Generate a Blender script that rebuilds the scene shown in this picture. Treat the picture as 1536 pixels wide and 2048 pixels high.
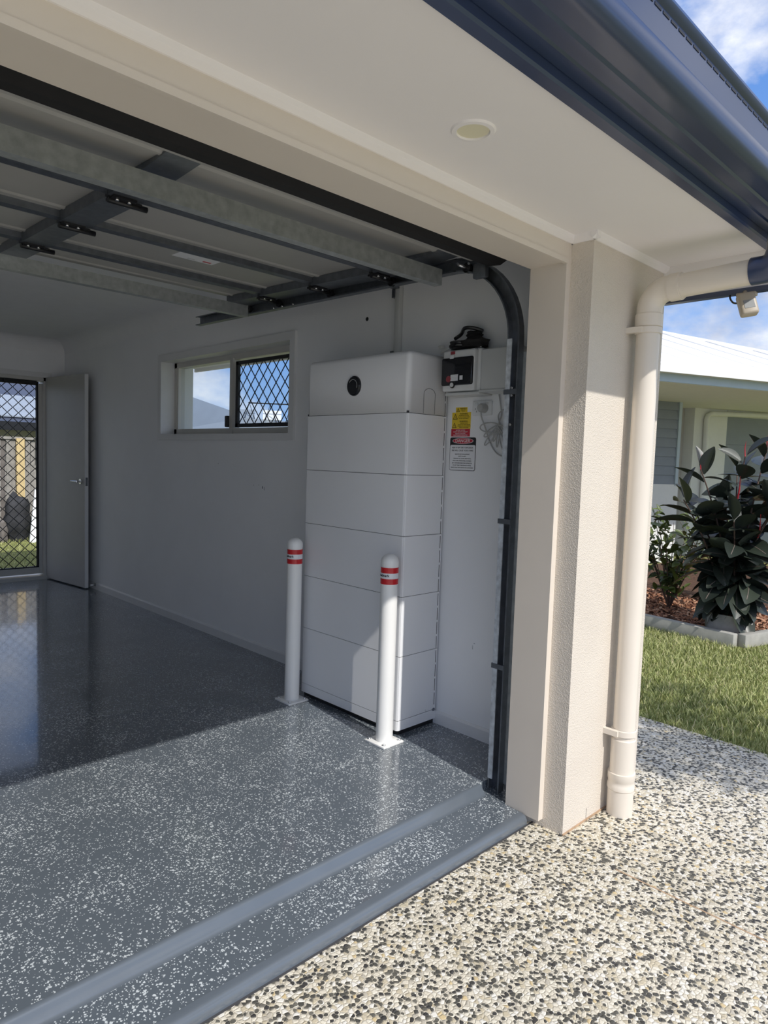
import bpy, bmesh, math, random
import numpy as np
from mathutils import Vector, Matrix

for o in list(bpy.data.objects): bpy.data.objects.remove(o, do_unlink=True)
scene = bpy.context.scene
COL = scene.collection
random.seed(7); RNG = np.random.default_rng(7)
V3 = Vector

# ------------------------------------------------------------------ camera
CAM = V3((-2.6115, -2.3705, 1.3318)); PITCH, YAW, ROLL = 0.0755, 0.7756, 0.0324
fwd = V3((math.sin(YAW)*math.cos(PITCH), math.cos(YAW)*math.cos(PITCH), -math.sin(PITCH)))
rgt = V3((math.cos(YAW), -math.sin(YAW), 0)); up0 = rgt.cross(fwd)
right = math.cos(ROLL)*rgt + math.sin(ROLL)*up0
up = -math.sin(ROLL)*rgt + math.cos(ROLL)*up0
cam_d = bpy.data.cameras.new('camera'); cam = bpy.data.objects.new('camera', cam_d); COL.objects.link(cam)
cam_d.sensor_fit = 'VERTICAL'; cam_d.sensor_height = 36.0; cam_d.sensor_width = 27.0
cam_d.lens = 36.0*1369.8/2048.0; cam_d.clip_start = 0.05; cam_d.clip_end = 500
M = Matrix((right, up, -fwd)).transposed().to_4x4(); M.translation = CAM
cam.matrix_world = M
scene.camera = cam

# ------------------------------------------------------------------ exposure
scene.view_settings.view_transform = 'Standard'
scene.view_settings.look = 'None'
scene.view_settings.gamma = 1.0
scene.view_settings.use_curve_mapping = False
scene.view_settings.exposure = 0.0

# ------------------------------------------------------------------ world: blue sky with cumulus clouds
SKY_STRENGTH = 1.2
w = bpy.data.worlds.new('sky'); scene.world = w; w.use_nodes = True
nt = w.node_tree; nt.nodes.clear()
N = nt.nodes.new; L = nt.links.new
out = N('ShaderNodeOutputWorld'); bg = N('ShaderNodeBackground'); bg.inputs['Strength'].default_value = SKY_STRENGTH
tc = N('ShaderNodeTexCoord'); sep = N('ShaderNodeSeparateXYZ'); L(tc.outputs['Generated'], sep.inputs[0])
ramp = N('ShaderNodeValToRGB'); L(sep.outputs['Z'], ramp.inputs[0])
e = ramp.color_ramp.elements
e[0].position = 0.0; e[0].color = (0.36, 0.53, 0.80, 1)
e[1].position = 0.55; e[1].color = (0.10, 0.24, 0.62, 1)
m_ = e.new(0.16); m_.color = (0.20, 0.40, 0.80, 1)
mp = N('ShaderNodeMapping'); mp.inputs['Location'].default_value = (5.7, 2.2, 1.1); mp.inputs['Scale'].default_value = (1, 1, 1.7)
L(tc.outputs['Generated'], mp.inputs[0])
n1 = N('ShaderNodeTexNoise'); n1.inputs['Scale'].default_value = 3.2; n1.inputs['Detail'].default_value = 9; n1.inputs['Roughness'].default_value = 0.56
L(mp.outputs[0], n1.inputs['Vector'])
cr = N('ShaderNodeValToRGB'); L(n1.outputs['Fac'], cr.inputs[0])
cr.color_ramp.elements[0].position = 0.43; cr.color_ramp.elements[0].color = (0, 0, 0, 1)
cr.color_ramp.elements[1].position = 0.56; cr.color_ramp.elements[1].color = (1, 1, 1, 1)
n2 = N('ShaderNodeTexNoise'); n2.inputs['Scale'].default_value = 5.5; n2.inputs['Detail'].default_value = 6
L(mp.outputs[0], n2.inputs['Vector'])
cc = N('ShaderNodeValToRGB'); L(n2.outputs['Fac'], cc.inputs[0])
cc.color_ramp.elements[0].position = 0.38; cc.color_ramp.elements[0].color = (0.46, 0.49, 0.58, 1)
cc.color_ramp.elements[1].position = 0.60; cc.color_ramp.elements[1].color = (0.98, 0.985, 1.0, 1)
mx = N('ShaderNodeMixRGB'); L(cr.outputs[0], mx.inputs['Fac']); L(ramp.outputs[0], mx.inputs[1]); L(cc.outputs[0], mx.inputs[2])
L(mx.outputs[0], bg.inputs['Color']); L(bg.outputs[0], out.inputs[0])

# ------------------------------------------------------------------ sun
sun_d = bpy.data.lights.new('sun', 'SUN'); sun_d.energy = 3.6; sun_d.angle = math.radians(0.6); sun_d.color = (1.0, 0.965, 0.91)
sun = bpy.data.objects.new('sun', sun_d); COL.objects.link(sun)
SUN = V3((0.135, 1.0, -1.015)).normalized()
sun.rotation_euler = SUN.to_track_quat('-Z', 'Y').to_euler(); sun.location = (0, -8, 9)

# ================================================================== helpers
def lin(r, g, b):
    f = lambda v: (v/255/12.92) if v/255 <= 0.04045 else ((v/255+0.055)/1.055)**2.4
    return (f(r), f(g), f(b), 1)

def newmat(name):
    m = bpy.data.materials.new(name); m.use_nodes = True
    return m, m.node_tree, m.node_tree.nodes['Principled BSDF']

def pmat(name, col, rough=0.6, metal=0.0, var=0.06, vscale=9.0, bump=0.0, bscale=60.0, coat=0.0, spec=0.5, bdist=0.002):
    """plain procedural material: base colour with a little noise, optional fine bump"""
    m, t, b = newmat(name)
    b.inputs['Roughness'].default_value = rough; b.inputs['Metallic'].default_value = metal
    b.inputs['Coat Weight'].default_value = coat; b.inputs['Coat Roughness'].default_value = 0.08
    b.inputs['Specular IOR Level'].default_value = spec
    tc = t.nodes.new('ShaderNodeTexCoord')
    n = t.nodes.new('ShaderNodeTexNoise'); n.inputs['Scale'].default_value = vscale; n.inputs['Detail'].default_value = 5
    t.links.new(tc.outputs['Object'], n.inputs['Vector'])
    r = t.nodes.new('ShaderNodeValToRGB'); t.links.new(n.outputs['Fac'], r.inputs[0])
    r.color_ramp.elements[0].position = 0.3; r.color_ramp.elements[1].position = 0.7
    r.color_ramp.elements[0].color = tuple(c*(1-var) for c in col[:3])+(1,)
    r.color_ramp.elements[1].color = tuple(min(1, c*(1+var)) for c in col[:3])+(1,)
    t.links.new(r.outputs[0], b.inputs['Base Color'])
    if bump:
        n2 = t.nodes.new('ShaderNodeTexNoise'); n2.inputs['Scale'].default_value = bscale; n2.inputs['Detail'].default_value = 4
        t.links.new(tc.outputs['Object'], n2.inputs['Vector'])
        bp = t.nodes.new('ShaderNodeBump'); bp.inputs['Strength'].default_value = bump; bp.inputs['Distance'].default_value = bdist
        t.links.new(n2.outputs['Fac'], bp.inputs['Height']); t.links.new(bp.outputs[0], b.inputs['Normal'])
    return m

class MB:
    """collects faces and becomes ONE mesh object"""
    def __init__(s): s.v = []; s.f = []; s.sm = []
    def add(s, vs, fs, smooth=False):
        k = len(s.v); s.v += [V3(p) for p in vs]
        for f in fs: s.f.append([i+k for i in f]); s.sm.append(smooth)
        return s
    def box(s, x0, x1, y0, y1, z0, z1):
        vs = [(x, y, z) for x in (x0, x1) for y in (y0, y1) for z in (z0, z1)]
        return s.add(vs, [(0,1,3,2),(4,6,7,5),(0,4,5,1),(2,3,7,6),(0,2,6,4),(1,5,7,3)])
    def obox(s, c, ax, ay, az, hx, hy, hz):
        c = V3(c); ax, ay, az = V3(ax).normalized(), V3(ay).normalized(), V3(az).normalized()
        vs = [c+ax*hx*i+ay*hy*j+az*hz*k for i in (-1,1) for j in (-1,1) for k in (-1,1)]
        return s.add(vs, [(0,1,3,2),(4,6,7,5),(0,4,5,1),(2,3,7,6),(0,2,6,4),(1,5,7,3)])
    def rbox(s, x0, x1, y0, y1, z0, z1, r=0.01, seg=3):
        bm = bmesh.new(); bmesh.ops.create_cube(bm, size=1)
        for v in bm.verts: v.co = V3(((x0+x1)/2+v.co.x*(x1-x0), (y0+y1)/2+v.co.y*(y1-y0), (z0+z1)/2+v.co.z*(z1-z0)))
        bmesh.ops.bevel(bm, geom=bm.edges[:], offset=r, segments=seg, profile=0.5, affect='EDGES')
        bm.verts.index_update()
        s.add([v.co.copy() for v in bm.verts], [[v.index for v in f.verts] for f in bm.faces], True); bm.free(); return s
    def prism(s, prof, axis, a, b, caps=True, closed=True, smooth=False):
        """prof: list of 2D points; axis 'x': (y,z); 'y': (x,z); 'z': (x,y)"""
        mk = {'x': lambda p, t: (t, p[0], p[1]), 'y': lambda p, t: (p[0], t, p[1]), 'z': lambda p, t: (p[0], p[1], t)}[axis]
        n = len(prof); vs = [mk(p, a) for p in prof]+[mk(p, b) for p in prof]
        fs = [(i, (i+1) % n, n+(i+1) % n, n+i) for i in range(n if closed else n-1)]
        s.add(vs, fs, smooth)
        if caps and closed: s.add(vs, [list(range(n))[::-1], list(range(n, 2*n))])
        return s
    def cyl(s, p0, p1, r0, r1=None, n=16, caps=True):
        r1 = r0 if r1 is None else r1; p0, p1 = V3(p0), V3(p1)
        d = (p1-p0).normalized(); a = d.orthogonal().normalized(); b = d.cross(a)
        vs = [p0+(a*math.cos(t)+b*math.sin(t))*r0 for t in [2*math.pi*i/n for i in range(n)]]
        vs += [p1+(a*math.cos(t)+b*math.sin(t))*r1 for t in [2*math.pi*i/n for i in range(n)]]
        s.add(vs, [(i, (i+1) % n, n+(i+1) % n, n+i) for i in range(n)], True)
        if caps: s.add(vs, [list(range(n))[::-1], list(range(n, 2*n))])
        return s
    def tube(s, path, r, n=8, caps=True):
        P = [V3(p) for p in path]; k = len(P); rs = r if isinstance(r, (list, tuple)) else [r]*k
        a = None; vs = []
        for i in range(k):
            d = (P[min(i+1, k-1)]-P[max(i-1, 0)]).normalized()
            a = d.orthogonal().normalized() if a is None else (a-d*a.dot(d)).normalized()
            b = d.cross(a)
            vs += [P[i]+(a*math.cos(2*math.pi*j/n)+b*math.sin(2*math.pi*j/n))*rs[i] for j in range(n)]
        fs = [(i*n+j, i*n+(j+1) % n, (i+1)*n+(j+1) % n, (i+1)*n+j) for i in range(k-1) for j in range(n)]
        s.add(vs, fs, True)
        if caps: s.add(vs, [list(range(n))[::-1], list(range((k-1)*n, k*n))])
        return s
    def lathe(s, prof, c, n=24, axis='z', smooth=True):
        """prof: (radius, height) pairs"""
        c = V3(c); vs = []
        for r, h in prof:
            for j in range(n):
                t = 2*math.pi*j/n
                q = {'z': (r*math.cos(t), r*math.sin(t), h), 'x': (h, r*math.cos(t), r*math.sin(t)), 'y': (r*math.cos(t), h, r*math.sin(t))}[axis]
                vs.append(c+V3(q))
        k = len(prof)
        return s.add(vs, [(i*n+j, i*n+(j+1) % n, (i+1)*n+(j+1) % n, (i+1)*n+j) for i in range(k-1) for j in range(n)], smooth)
    def build(s, name, mat, parent=None, smooth_angle=True):
        if parent is None:
            xs = [p.x for p in s.v]; ys = [p.y for p in s.v]; zs = [p.z for p in s.v]
            org = V3(((min(xs)+max(xs))/2, (min(ys)+max(ys))/2, min(zs)))
        else: org = ORG[parent]
        me = bpy.data.meshes.new(name)
        me.from_pydata([tuple(p-org) for p in s.v], [], s.f)
        me.polygons.foreach_set('use_smooth', s.sm)
        bm = bmesh.new(); bm.from_mesh(me); bmesh.ops.remove_doubles(bm, verts=bm.verts[:], dist=1e-6)
        bmesh.ops.recalc_face_normals(bm, faces=bm.faces[:])
        for e_ in bm.edges:
            if len(e_.link_faces) == 2 and e_.calc_face_angle(0) > 0.62: e_.smooth = False
        bm.to_mesh(me); bm.free()
        me.materials.append(mat); me.update()
        o = bpy.data.objects.new(name, me); COL.objects.link(o)
        if parent is None: o.location = org
        else: o.parent = parent
        ORG[o] = org
        return o
ORG = {}

def empty(name, loc):
    o = bpy.data.objects.new(name, None); COL.objects.link(o); o.location = loc; o.empty_display_size = 0.1
    ORG[o] = V3(loc); return o
def tag(o, label=None, cat=None, group=None, kind=None):
    if label: o['label'] = label
    if cat: o['category'] = cat
    if group: o['group'] = group
    if kind: o['kind'] = kind
    return o
def struct(o, label=None): return tag(o, label, None, None, 'structure')
def thing(name, loc, label, cat, group=None): return tag(empty(name, loc), label, cat, group)
def copy_tree(o, parent=None):
    c = o.copy(); COL.objects.link(c); c.parent = parent; ORG[c] = ORG[o]
    for ch in list(o.children): copy_tree(ch, c)
    return c
def place(mesh, name, parent, mat4):
    o = bpy.data.objects.new(name, mesh); COL.objects.link(o); o.parent = parent
    m = mat4.copy(); m.translation = mat4.translation-ORG[parent]; o.matrix_local = m; ORG[o] = ORG[parent]
    return o

def text(body, size, loc, xdir, ydir, mat, parent, name='lettering', align='CENTER', squeeze=1.0, depth=0.0006, spacing=1.0):
    cu = bpy.data.curves.new('txt', 'FONT'); cu.body = body; cu.size = size; cu.align_x = align; cu.align_y = 'CENTER'
    cu.space_line = spacing; cu.extrude = depth/2; cu.resolution_u = 2
    ob = bpy.data.objects.new('txt', cu); COL.objects.link(ob); bpy.context.view_layer.update()
    me = bpy.data.meshes.new_from_object(ob.evaluated_get(bpy.context.evaluated_depsgraph_get()))
    bpy.data.objects.remove(ob, do_unlink=True)
    x = V3(xdir).normalized(); y = V3(ydir).normalized(); z = x.cross(y); org = ORG[parent]; loc = V3(loc)
    for v in me.vertices: v.co = loc-org+x*v.co.x*squeeze+y*v.co.y+z*v.co.z
    me.materials.clear(); me.materials.append(mat)
    o = bpy.data.objects.new(name, me); COL.objects.link(o); o.parent = parent; ORG[o] = org
    return o
WX, WY = (0, -1, 0), (0, 0, 1)          # reading direction and up on the right-hand wall

# ================================================================== materials
MAT = {}
MAT['wall'] = pmat('white_wall_paint', (0.85, 0.855, 0.865, 1), 0.55, var=0.02, vscale=3, bump=0.03, bscale=180)
MAT['ceiling'] = pmat('ceiling_paint', (0.85, 0.85, 0.855, 1), 0.75, var=0.015)
MAT['trimwhite'] = pmat('white_trim_gloss', (0.74, 0.74, 0.74, 1), 0.35, var=0.02)
MAT['cream'] = pmat('cream_smooth_paint', lin(222, 212, 199), 0.5, var=0.02, vscale=4, bump=0.04, bscale=120)
MAT['soffit'] = pmat('soffit_paint', lin(243, 239, 238), 0.7, var=0.012, vscale=2)
MAT['pipe'] = pmat('cream_pipe_plastic', lin(228, 219, 206), 0.38, var=0.02, vscale=5)
MAT['navy'] = pmat('navy_coated_steel', lin(46, 60, 92), 0.28, var=0.05, vscale=6, spec=0.8, coat=0.12)
MAT['galv'] = pmat('galvanised_steel', (0.44, 0.465, 0.46, 1), 0.42, metal=0.55, var=0.16, vscale=34, bump=0.04, bscale=90)
MAT['galvlit'] = pmat('lit_track_web_steel', (0.62, 0.66, 0.70, 1), 0.35, metal=0.35, var=0.25, vscale=45)  # lighter steel tone: light falling on the track web, put into the colour
MAT['galvdark'] = pmat('dull_dark_steel', (0.20, 0.215, 0.24, 1), 0.42, metal=0.8, var=0.14, vscale=30)
MAT['doorskin'] = pmat('door_panel_back_coating', (0.42, 0.41, 0.385, 1), 0.42, metal=0.1, var=0.05, vscale=4)
MAT['black'] = pmat('black_plastic', (0.012, 0.012, 0.014, 1), 0.35, var=0.1)
MAT['blackmetal'] = pmat('black_powder_coat', (0.012, 0.013, 0.016, 1), 0.45, var=0.1)
MAT['rubber'] = pmat('black_rubber', (0.010, 0.009, 0.009, 1), 0.75, var=0.2, vscale=14)
MAT['chrome'] = pmat('zinc_bolt', (0.72, 0.72, 0.73, 1), 0.25, metal=1.0, var=0.05)
MAT['battery'] = pmat('battery_white_shell', (0.87, 0.875, 0.89, 1), 0.42, var=0.015, vscale=3, bump=0.03, bscale=400)
MAT['seam'] = pmat('dark_seam', (0.06, 0.06, 0.065, 1), 0.7)
MAT['bollard'] = pmat('white_powder_coat', (0.90, 0.895, 0.87, 1), 0.28, var=0.015, vscale=5)
MAT['red'] = pmat('red_reflective_tape', lin(205, 40, 46), 0.3, var=0.08, vscale=60)
MAT['tapewhite'] = pmat('white_reflective_tape', (0.83, 0.83, 0.85, 1), 0.3, var=0.03, vscale=60)
MAT['plasticw'] = pmat('white_plastic', (0.72, 0.73, 0.73, 1), 0.35, var=0.02)
MAT['plasticg'] = pmat('pale_grey_plastic', (0.62, 0.63, 0.62, 1), 0.4, var=0.02)
MAT['smoke'] = pmat('smoked_plastic_window', (0.013, 0.014, 0.018, 1), 0.12, var=0.2)
MAT['yellow'] = pmat('yellow_sticker', lin(228, 196, 50), 0.45, var=0.04)
MAT['stickred'] = pmat('red_sticker', lin(190, 42, 60), 0.45, var=0.04)
MAT['dullred'] = pmat('dull_red_print', lin(150, 62, 70), 0.5, var=0.08)
MAT['signwhite'] = pmat('sign_white', (0.80, 0.80, 0.82, 1), 0.4, var=0.02)
MAT['ink'] = pmat('black_ink', (0.012, 0.012, 0.014, 1), 0.5, var=0.05)
MAT['cord'] = pmat('grey_cord', (0.42, 0.42, 0.41, 1), 0.5, var=0.05)
MAT['alum'] = pmat('beige_aluminium_frame', (0.60, 0.585, 0.55, 1), 0.4, metal=0.2, var=0.03)
MAT['doorleaf'] = pmat('grey_door_paint', (0.46, 0.45, 0.44, 1), 0.45, var=0.02)
MAT['timber'] = pmat('pale_timber', lin(214, 190, 140), 0.7, var=0.1, vscale=12)
MAT['darkroof'] = pmat('dark_roof_metal', lin(70, 76, 92), 0.4, var=0.08, vscale=3)
MAT['greyroof'] = pmat('grey_roof_metal', lin(150, 160, 172), 0.45, var=0.05, vscale=3)
MAT['whiteroof'] = pmat('white_roof_metal', (0.85, 0.85, 0.84, 1), 0.5, var=0.02)
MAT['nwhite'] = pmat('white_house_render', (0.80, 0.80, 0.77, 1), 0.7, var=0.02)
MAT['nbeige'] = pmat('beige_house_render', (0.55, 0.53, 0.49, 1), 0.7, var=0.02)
MAT['nblue'] = pmat('blue_grey_trim', lin(184, 198, 206), 0.5, var=0.02)
MAT['siding'] = pmat('grey_siding_paint', lin(140, 146, 152), 0.55, var=0.03)
MAT['sleeper'] = pmat('grey_sleeper', lin(170, 168, 160), 0.75, var=0.12, vscale=14, bump=0.2, bscale=60)
MAT['concrete'] = pmat('grey_concrete_block', lin(176, 176, 172), 0.8, var=0.1, vscale=16, bump=0.2, bscale=90)
MAT['bark'] = pmat('plant_stem', (0.10, 0.06, 0.045, 1), 0.7, var=0.25, vscale=30)
MAT['redsheath'] = pmat('red_leaf_sheath', lin(190, 52, 62), 0.4, var=0.1)
MAT['darkbin'] = pmat('black_cloth', (0.03, 0.031, 0.036, 1), 0.75, var=0.35, vscale=9)
MAT['sensorlens'] = pmat('grey_sensor_lens', lin(140, 142, 142), 0.3)
MAT['sensorbody'] = pmat('beige_sensor_plastic', lin(176, 165, 148), 0.45, var=0.03)
MAT['lens'] = pmat('warm_diffuser', lin(232, 226, 196), 0.5, var=0.01)
MAT['cordrust'] = pmat('orange_brown_joint_filler', lin(178, 150, 122), 0.9, var=0.2, vscale=40)

def glass_mat():
    m = bpy.data.materials.new('window_glass'); m.use_nodes = True; t = m.node_tree; t.nodes.clear()
    o = t.nodes.new('ShaderNodeOutputMaterial'); a = t.nodes.new('ShaderNodeBsdfTransparent'); b = t.nodes.new('ShaderNodeBsdfGlossy')
    b.inputs['Roughness'].default_value = 0.02; a.inputs['Color'].default_value = (0.90, 0.93, 0.95, 1)
    lw = t.nodes.new('ShaderNodeLayerWeight'); lw.inputs['Blend'].default_value = 0.15
    f = t.nodes.new('ShaderNodeMath'); f.operation = 'MULTIPLY'; f.inputs[1].default_value = 0.45; t.links.new(lw.outputs['Facing'], f.inputs[0])
    x = t.nodes.new('ShaderNodeMixShader'); t.links.new(f.outputs[0], x.inputs[0]); t.links.new(a.outputs[0], x.inputs[1]); t.links.new(b.outputs[0], x.inputs[2])
    t.links.new(x.outputs[0], o.inputs[0]); return m
MAT['glass'] = glass_mat()

def stucco_mat():
    m, t, b = newmat('cream_textured_render'); b.inputs['Roughness'].default_value = 0.75
    tc = t.nodes.new('ShaderNodeTexCoord')
    n = t.nodes.new('ShaderNodeTexNoise'); n.inputs['Scale'].default_value = 150; n.inputs['Detail'].default_value = 3
    n2 = t.nodes.new('ShaderNodeTexVoronoi'); n2.inputs['Scale'].default_value = 210
    t.links.new(tc.outputs['Object'], n.inputs['Vector']); t.links.new(tc.outputs['Object'], n2.inputs['Vector'])
    ad = t.nodes.new('ShaderNodeMath'); ad.operation = 'ADD'; t.links.new(n.outputs['Fac'], ad.inputs[0]); t.links.new(n2.outputs['Distance'], ad.inputs[1])
    bp = t.nodes.new('ShaderNodeBump'); bp.inputs['Strength'].default_value = 0.55; bp.inputs['Distance'].default_value = 0.003
    t.links.new(ad.outputs[0], bp.inputs['Height']); t.links.new(bp.outputs[0], b.inputs['Normal'])
    n3 = t.nodes.new('ShaderNodeTexNoise'); n3.inputs['Scale'].default_value = 5; t.links.new(tc.outputs['Object'], n3.inputs['Vector'])
    r = t.nodes.new('ShaderNodeValToRGB'); t.links.new(n3.outputs['Fac'], r.inputs[0])
    r.color_ramp.elements[0].color = lin(211, 201, 188); r.color_ramp.elements[1].color = lin(222, 213, 200)
    t.links.new(r.outputs[0], b.inputs['Base Color']); return m
MAT['stucco'] = stucco_mat()

def floor_mat():
    """grey-blue epoxy with scattered white flakes under a clear coat"""
    m, t, b = newmat('epoxy_flake_floor')
    b.inputs['Roughness'].default_value = 0.22; b.inputs['Coat Weight'].default_value = 0.8; b.inputs['Coat Roughness'].default_value = 0.06; b.inputs['Coat IOR'].default_value = 1.5
    geo = t.nodes.new('ShaderNodeNewGeometry')
    def vor(scale, seed):
        mp = t.nodes.new('ShaderNodeMapping'); mp.inputs['Location'].default_value = (seed, seed*1.7, 0); t.links.new(geo.outputs['Position'], mp.inputs[0])
        nz = t.nodes.new('ShaderNodeTexNoise'); nz.inputs['Scale'].default_value = scale*1.6; t.links.new(mp.outputs[0], nz.inputs['Vector'])
        mxv = t.nodes.new('ShaderNodeMixRGB'); mxv.blend_type = 'ADD'; mxv.inputs[0].default_value = 0.55/scale
        t.links.new(mp.outputs[0], mxv.inputs[1]); t.links.new(nz.outputs['Color'], mxv.inputs[2])
        v = t.nodes.new('ShaderNodeTexVoronoi'); v.inputs['Scale'].default_value = scale; v.voronoi_dimensions = '2D'; v.distance = 'MANHATTAN'
        t.links.new(mxv.outputs[0], v.inputs['Vector']); return v
    def math_(op, a, bb):
        n = t.nodes.new('ShaderNodeMath'); n.operation = op
        for i, q in enumerate((a, bb)):
            if isinstance(q, (int, float)): n.inputs[i].default_value = q
            else: t.links.new(q, n.inputs[i])
        return n.outputs[0]
    dens = t.nodes.new('ShaderNodeTexNoise'); dens.inputs['Scale'].default_value = 3.2; dens.inputs['Detail'].default_value = 3
    t.links.new(geo.outputs['Position'], dens.inputs['Vector'])
    fl = None
    for sc, seed, thr, rad in ((105, 0.0, 0.84, 0.42), (190, 3.3, 0.78, 0.45), (75, 9.1, 0.955, 0.34)):
        v = vor(sc, seed)
        sp = t.nodes.new('ShaderNodeSeparateColor'); t.links.new(v.outputs['Color'], sp.inputs[0])
        d2 = math_('MULTIPLY', math_('SUBTRACT', dens.outputs['Fac'], 0.5), 0.75)
        hit = math_('GREATER_THAN', math_('ADD', sp.outputs[0], d2), thr)
        rr = math_('MULTIPLY', math_('ADD', sp.outputs[1], 0.35), rad)
        near = math_('LESS_THAN', v.outputs['Distance'], rr)
        a = math_('MULTIPLY', hit, near)
        fl = a if fl is None else math_('MAXIMUM', fl, a)
    # no flakes on the rounded nosing and edge strip
    nz = t.nodes.new('ShaderNodeTexNoise'); nz.inputs['Scale'].default_value = 1.2; t.links.new(geo.outputs['Position'], nz.inputs['Vector'])
    rb = t.nodes.new('ShaderNodeValToRGB'); t.links.new(nz.outputs['Fac'], rb.inputs[0])
    rb.color_ramp.elements[0].color = (0.098, 0.118, 0.140, 1); rb.color_ramp.elements[1].color = (0.118, 0.138, 0.160, 1)
    mx = t.nodes.new('ShaderNodeMixRGB'); t.links.new(fl, mx.inputs[0]); t.links.new(rb.outputs[0], mx.inputs[1]); mx.inputs[2].default_value = (0.62, 0.66, 0.68, 1)
    t.links.new(mx.outputs[0], b.inputs['Base Color'])
    bz = t.nodes.new('ShaderNodeTexNoise'); bz.inputs['Scale'].default_value = 14; bz.inputs['Detail'].default_value = 4; t.links.new(geo.outputs['Position'], bz.inputs['Vector'])
    s = math_('ADD', math_('MULTIPLY', bz.outputs['Fac'], 0.6), math_('MULTIPLY', fl, 0.25))
    bp = t.nodes.new('ShaderNodeBump'); bp.inputs['Strength'].default_value = 0.10; bp.inputs['Distance'].default_value = 0.004
    t.links.new(s, bp.inputs['Height']); t.links.new(bp.outputs[0], b.inputs['Normal']); t.links.new(bp.outputs[0], b.inputs['Coat Normal'])
    return m
MAT['floor'] = floor_mat()
MAT['nosing'] = pmat('epoxy_plain', (0.118, 0.138, 0.162, 1), 0.25, var=0.06, vscale=6, bump=0.25, bscale=35, coat=0.6)

def aggregate_mat():
    """exposed aggregate: cream pebbles and dark pebbles set in pale cement"""
    m, t, b = newmat('exposed_aggregate'); b.inputs['Roughness'].default_value = 0.55
    geo = t.nodes.new('ShaderNodeNewGeometry')
    nz = t.nodes.new('ShaderNodeTexNoise'); nz.inputs['Scale'].default_value = 60; t.links.new(geo.outputs['Position'], nz.inputs['Vector'])
    add = t.nodes.new('ShaderNodeMixRGB'); add.blend_type = 'ADD'; add.inputs[0].default_value = 0.009
    t.links.new(geo.outputs['Position'], add.inputs[1]); t.links.new(nz.outputs['Color'], add.inputs[2])
    def V(feature, scale):
        v = t.nodes.new('ShaderNodeTexVoronoi'); v.voronoi_dimensions = '2D'; v.feature = feature; v.inputs['Scale'].default_value = scale
        t.links.new(add.outputs[0], v.inputs['Vector']); return v
    S = 80
    v = V('F1', S); ve = V('DISTANCE_TO_EDGE', S)
    sp = t.nodes.new('ShaderNodeSeparateColor'); t.links.new(v.outputs['Color'], sp.inputs[0])
    def ramp_(src, cols):
        r = t.nodes.new('ShaderNodeValToRGB'); r.color_ramp.interpolation = 'CONSTANT'; t.links.new(src, r.inputs[0])
        for i, (p, c) in enumerate(cols):
            el = r.color_ramp.elements[i] if i < 2 else r.color_ramp.elements.new(p)
            el.position = p; el.color = c
        return r.outputs[0]
    def mth(op, a, c):
        n = t.nodes.new('ShaderNodeMath'); n.operation = op
        for i, q in enumerate((a, c)):
            if isinstance(q, (int, float)): n.inputs[i].default_value = q
            else: t.links.new(q, n.inputs[i])
        return n.outputs[0]
    light = ramp_(sp.outputs[1], [(0.0, lin(238, 230, 212)), (0.28, lin(228, 219, 200)), (0.55, lin(242, 237, 226)), (0.74, lin(210, 198, 172)), (0.90, lin(200, 192, 176)), (0.965, lin(222, 200, 156))])
    dark = ramp_(sp.outputs[2], [(0.0, lin(86, 84, 78)), (0.35, lin(104, 101, 92)), (0.7, lin(70, 68, 66)), (0.9, lin(122, 118, 108))])
    isd = mth('MULTIPLY', mth('LESS_THAN', sp.outputs[0], 0.43), mth('LESS_THAN', v.outputs['Distance'], mth('ADD', 0.38, mth('MULTIPLY', sp.outputs[1], 0.30))))
    edge = mth('LESS_THAN', ve.outputs['Distance'], 0.05)
    m0 = t.nodes.new('ShaderNodeMixRGB'); t.links.new(edge, m0.inputs[0]); t.links.new(light, m0.inputs[1]); m0.inputs[2].default_value = lin(204, 194, 172)
    mx = t.nodes.new('ShaderNodeMixRGB'); t.links.new(isd, mx.inputs[0]); t.links.new(m0.outputs[0], mx.inputs[1]); t.links.new(dark, mx.inputs[2])
    n3 = t.nodes.new('ShaderNodeTexNoise'); n3.inputs['Scale'].default_value = 1.6; n3.inputs['Detail'].default_value = 4; t.links.new(geo.outputs['Position'], n3.inputs['Vector'])
    r3 = t.nodes.new('ShaderNodeValToRGB'); t.links.new(n3.outputs['Fac'], r3.inputs[0]); r3.color_ramp.elements[0].color = (0.84, 0.84, 0.83, 1); r3.color_ramp.elements[1].color = (1.0, 1.0, 1.0, 1)
    r3.color_ramp.elements[0].position = 0.3; r3.color_ramp.elements[1].position = 0.7
    mu = t.nodes.new('ShaderNodeMixRGB'); mu.blend_type = 'MULTIPLY'; mu.inputs[0].default_value = 1; t.links.new(mx.outputs[0], mu.inputs[1]); t.links.new(r3.outputs[0], mu.inputs[2])
    t.links.new(mu.outputs[0], b.inputs['Base Color'])
    mr = t.nodes.new('ShaderNodeMapRange'); t.links.new(ve.outputs['Distance'], mr.inputs[0]); mr.inputs[1].default_value = 0.0; mr.inputs[2].default_value = 0.25
    bp = t.nodes.new('ShaderNodeBump'); bp.inputs['Strength'].default_value = 0.5; bp.inputs['Distance'].default_value = 0.004
    t.links.new(mr.outputs[0], bp.inputs['Height']); t.links.new(bp.outputs[0], b.inputs['Normal'])
    return m
MAT['aggregate'] = aggregate_mat()

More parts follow.
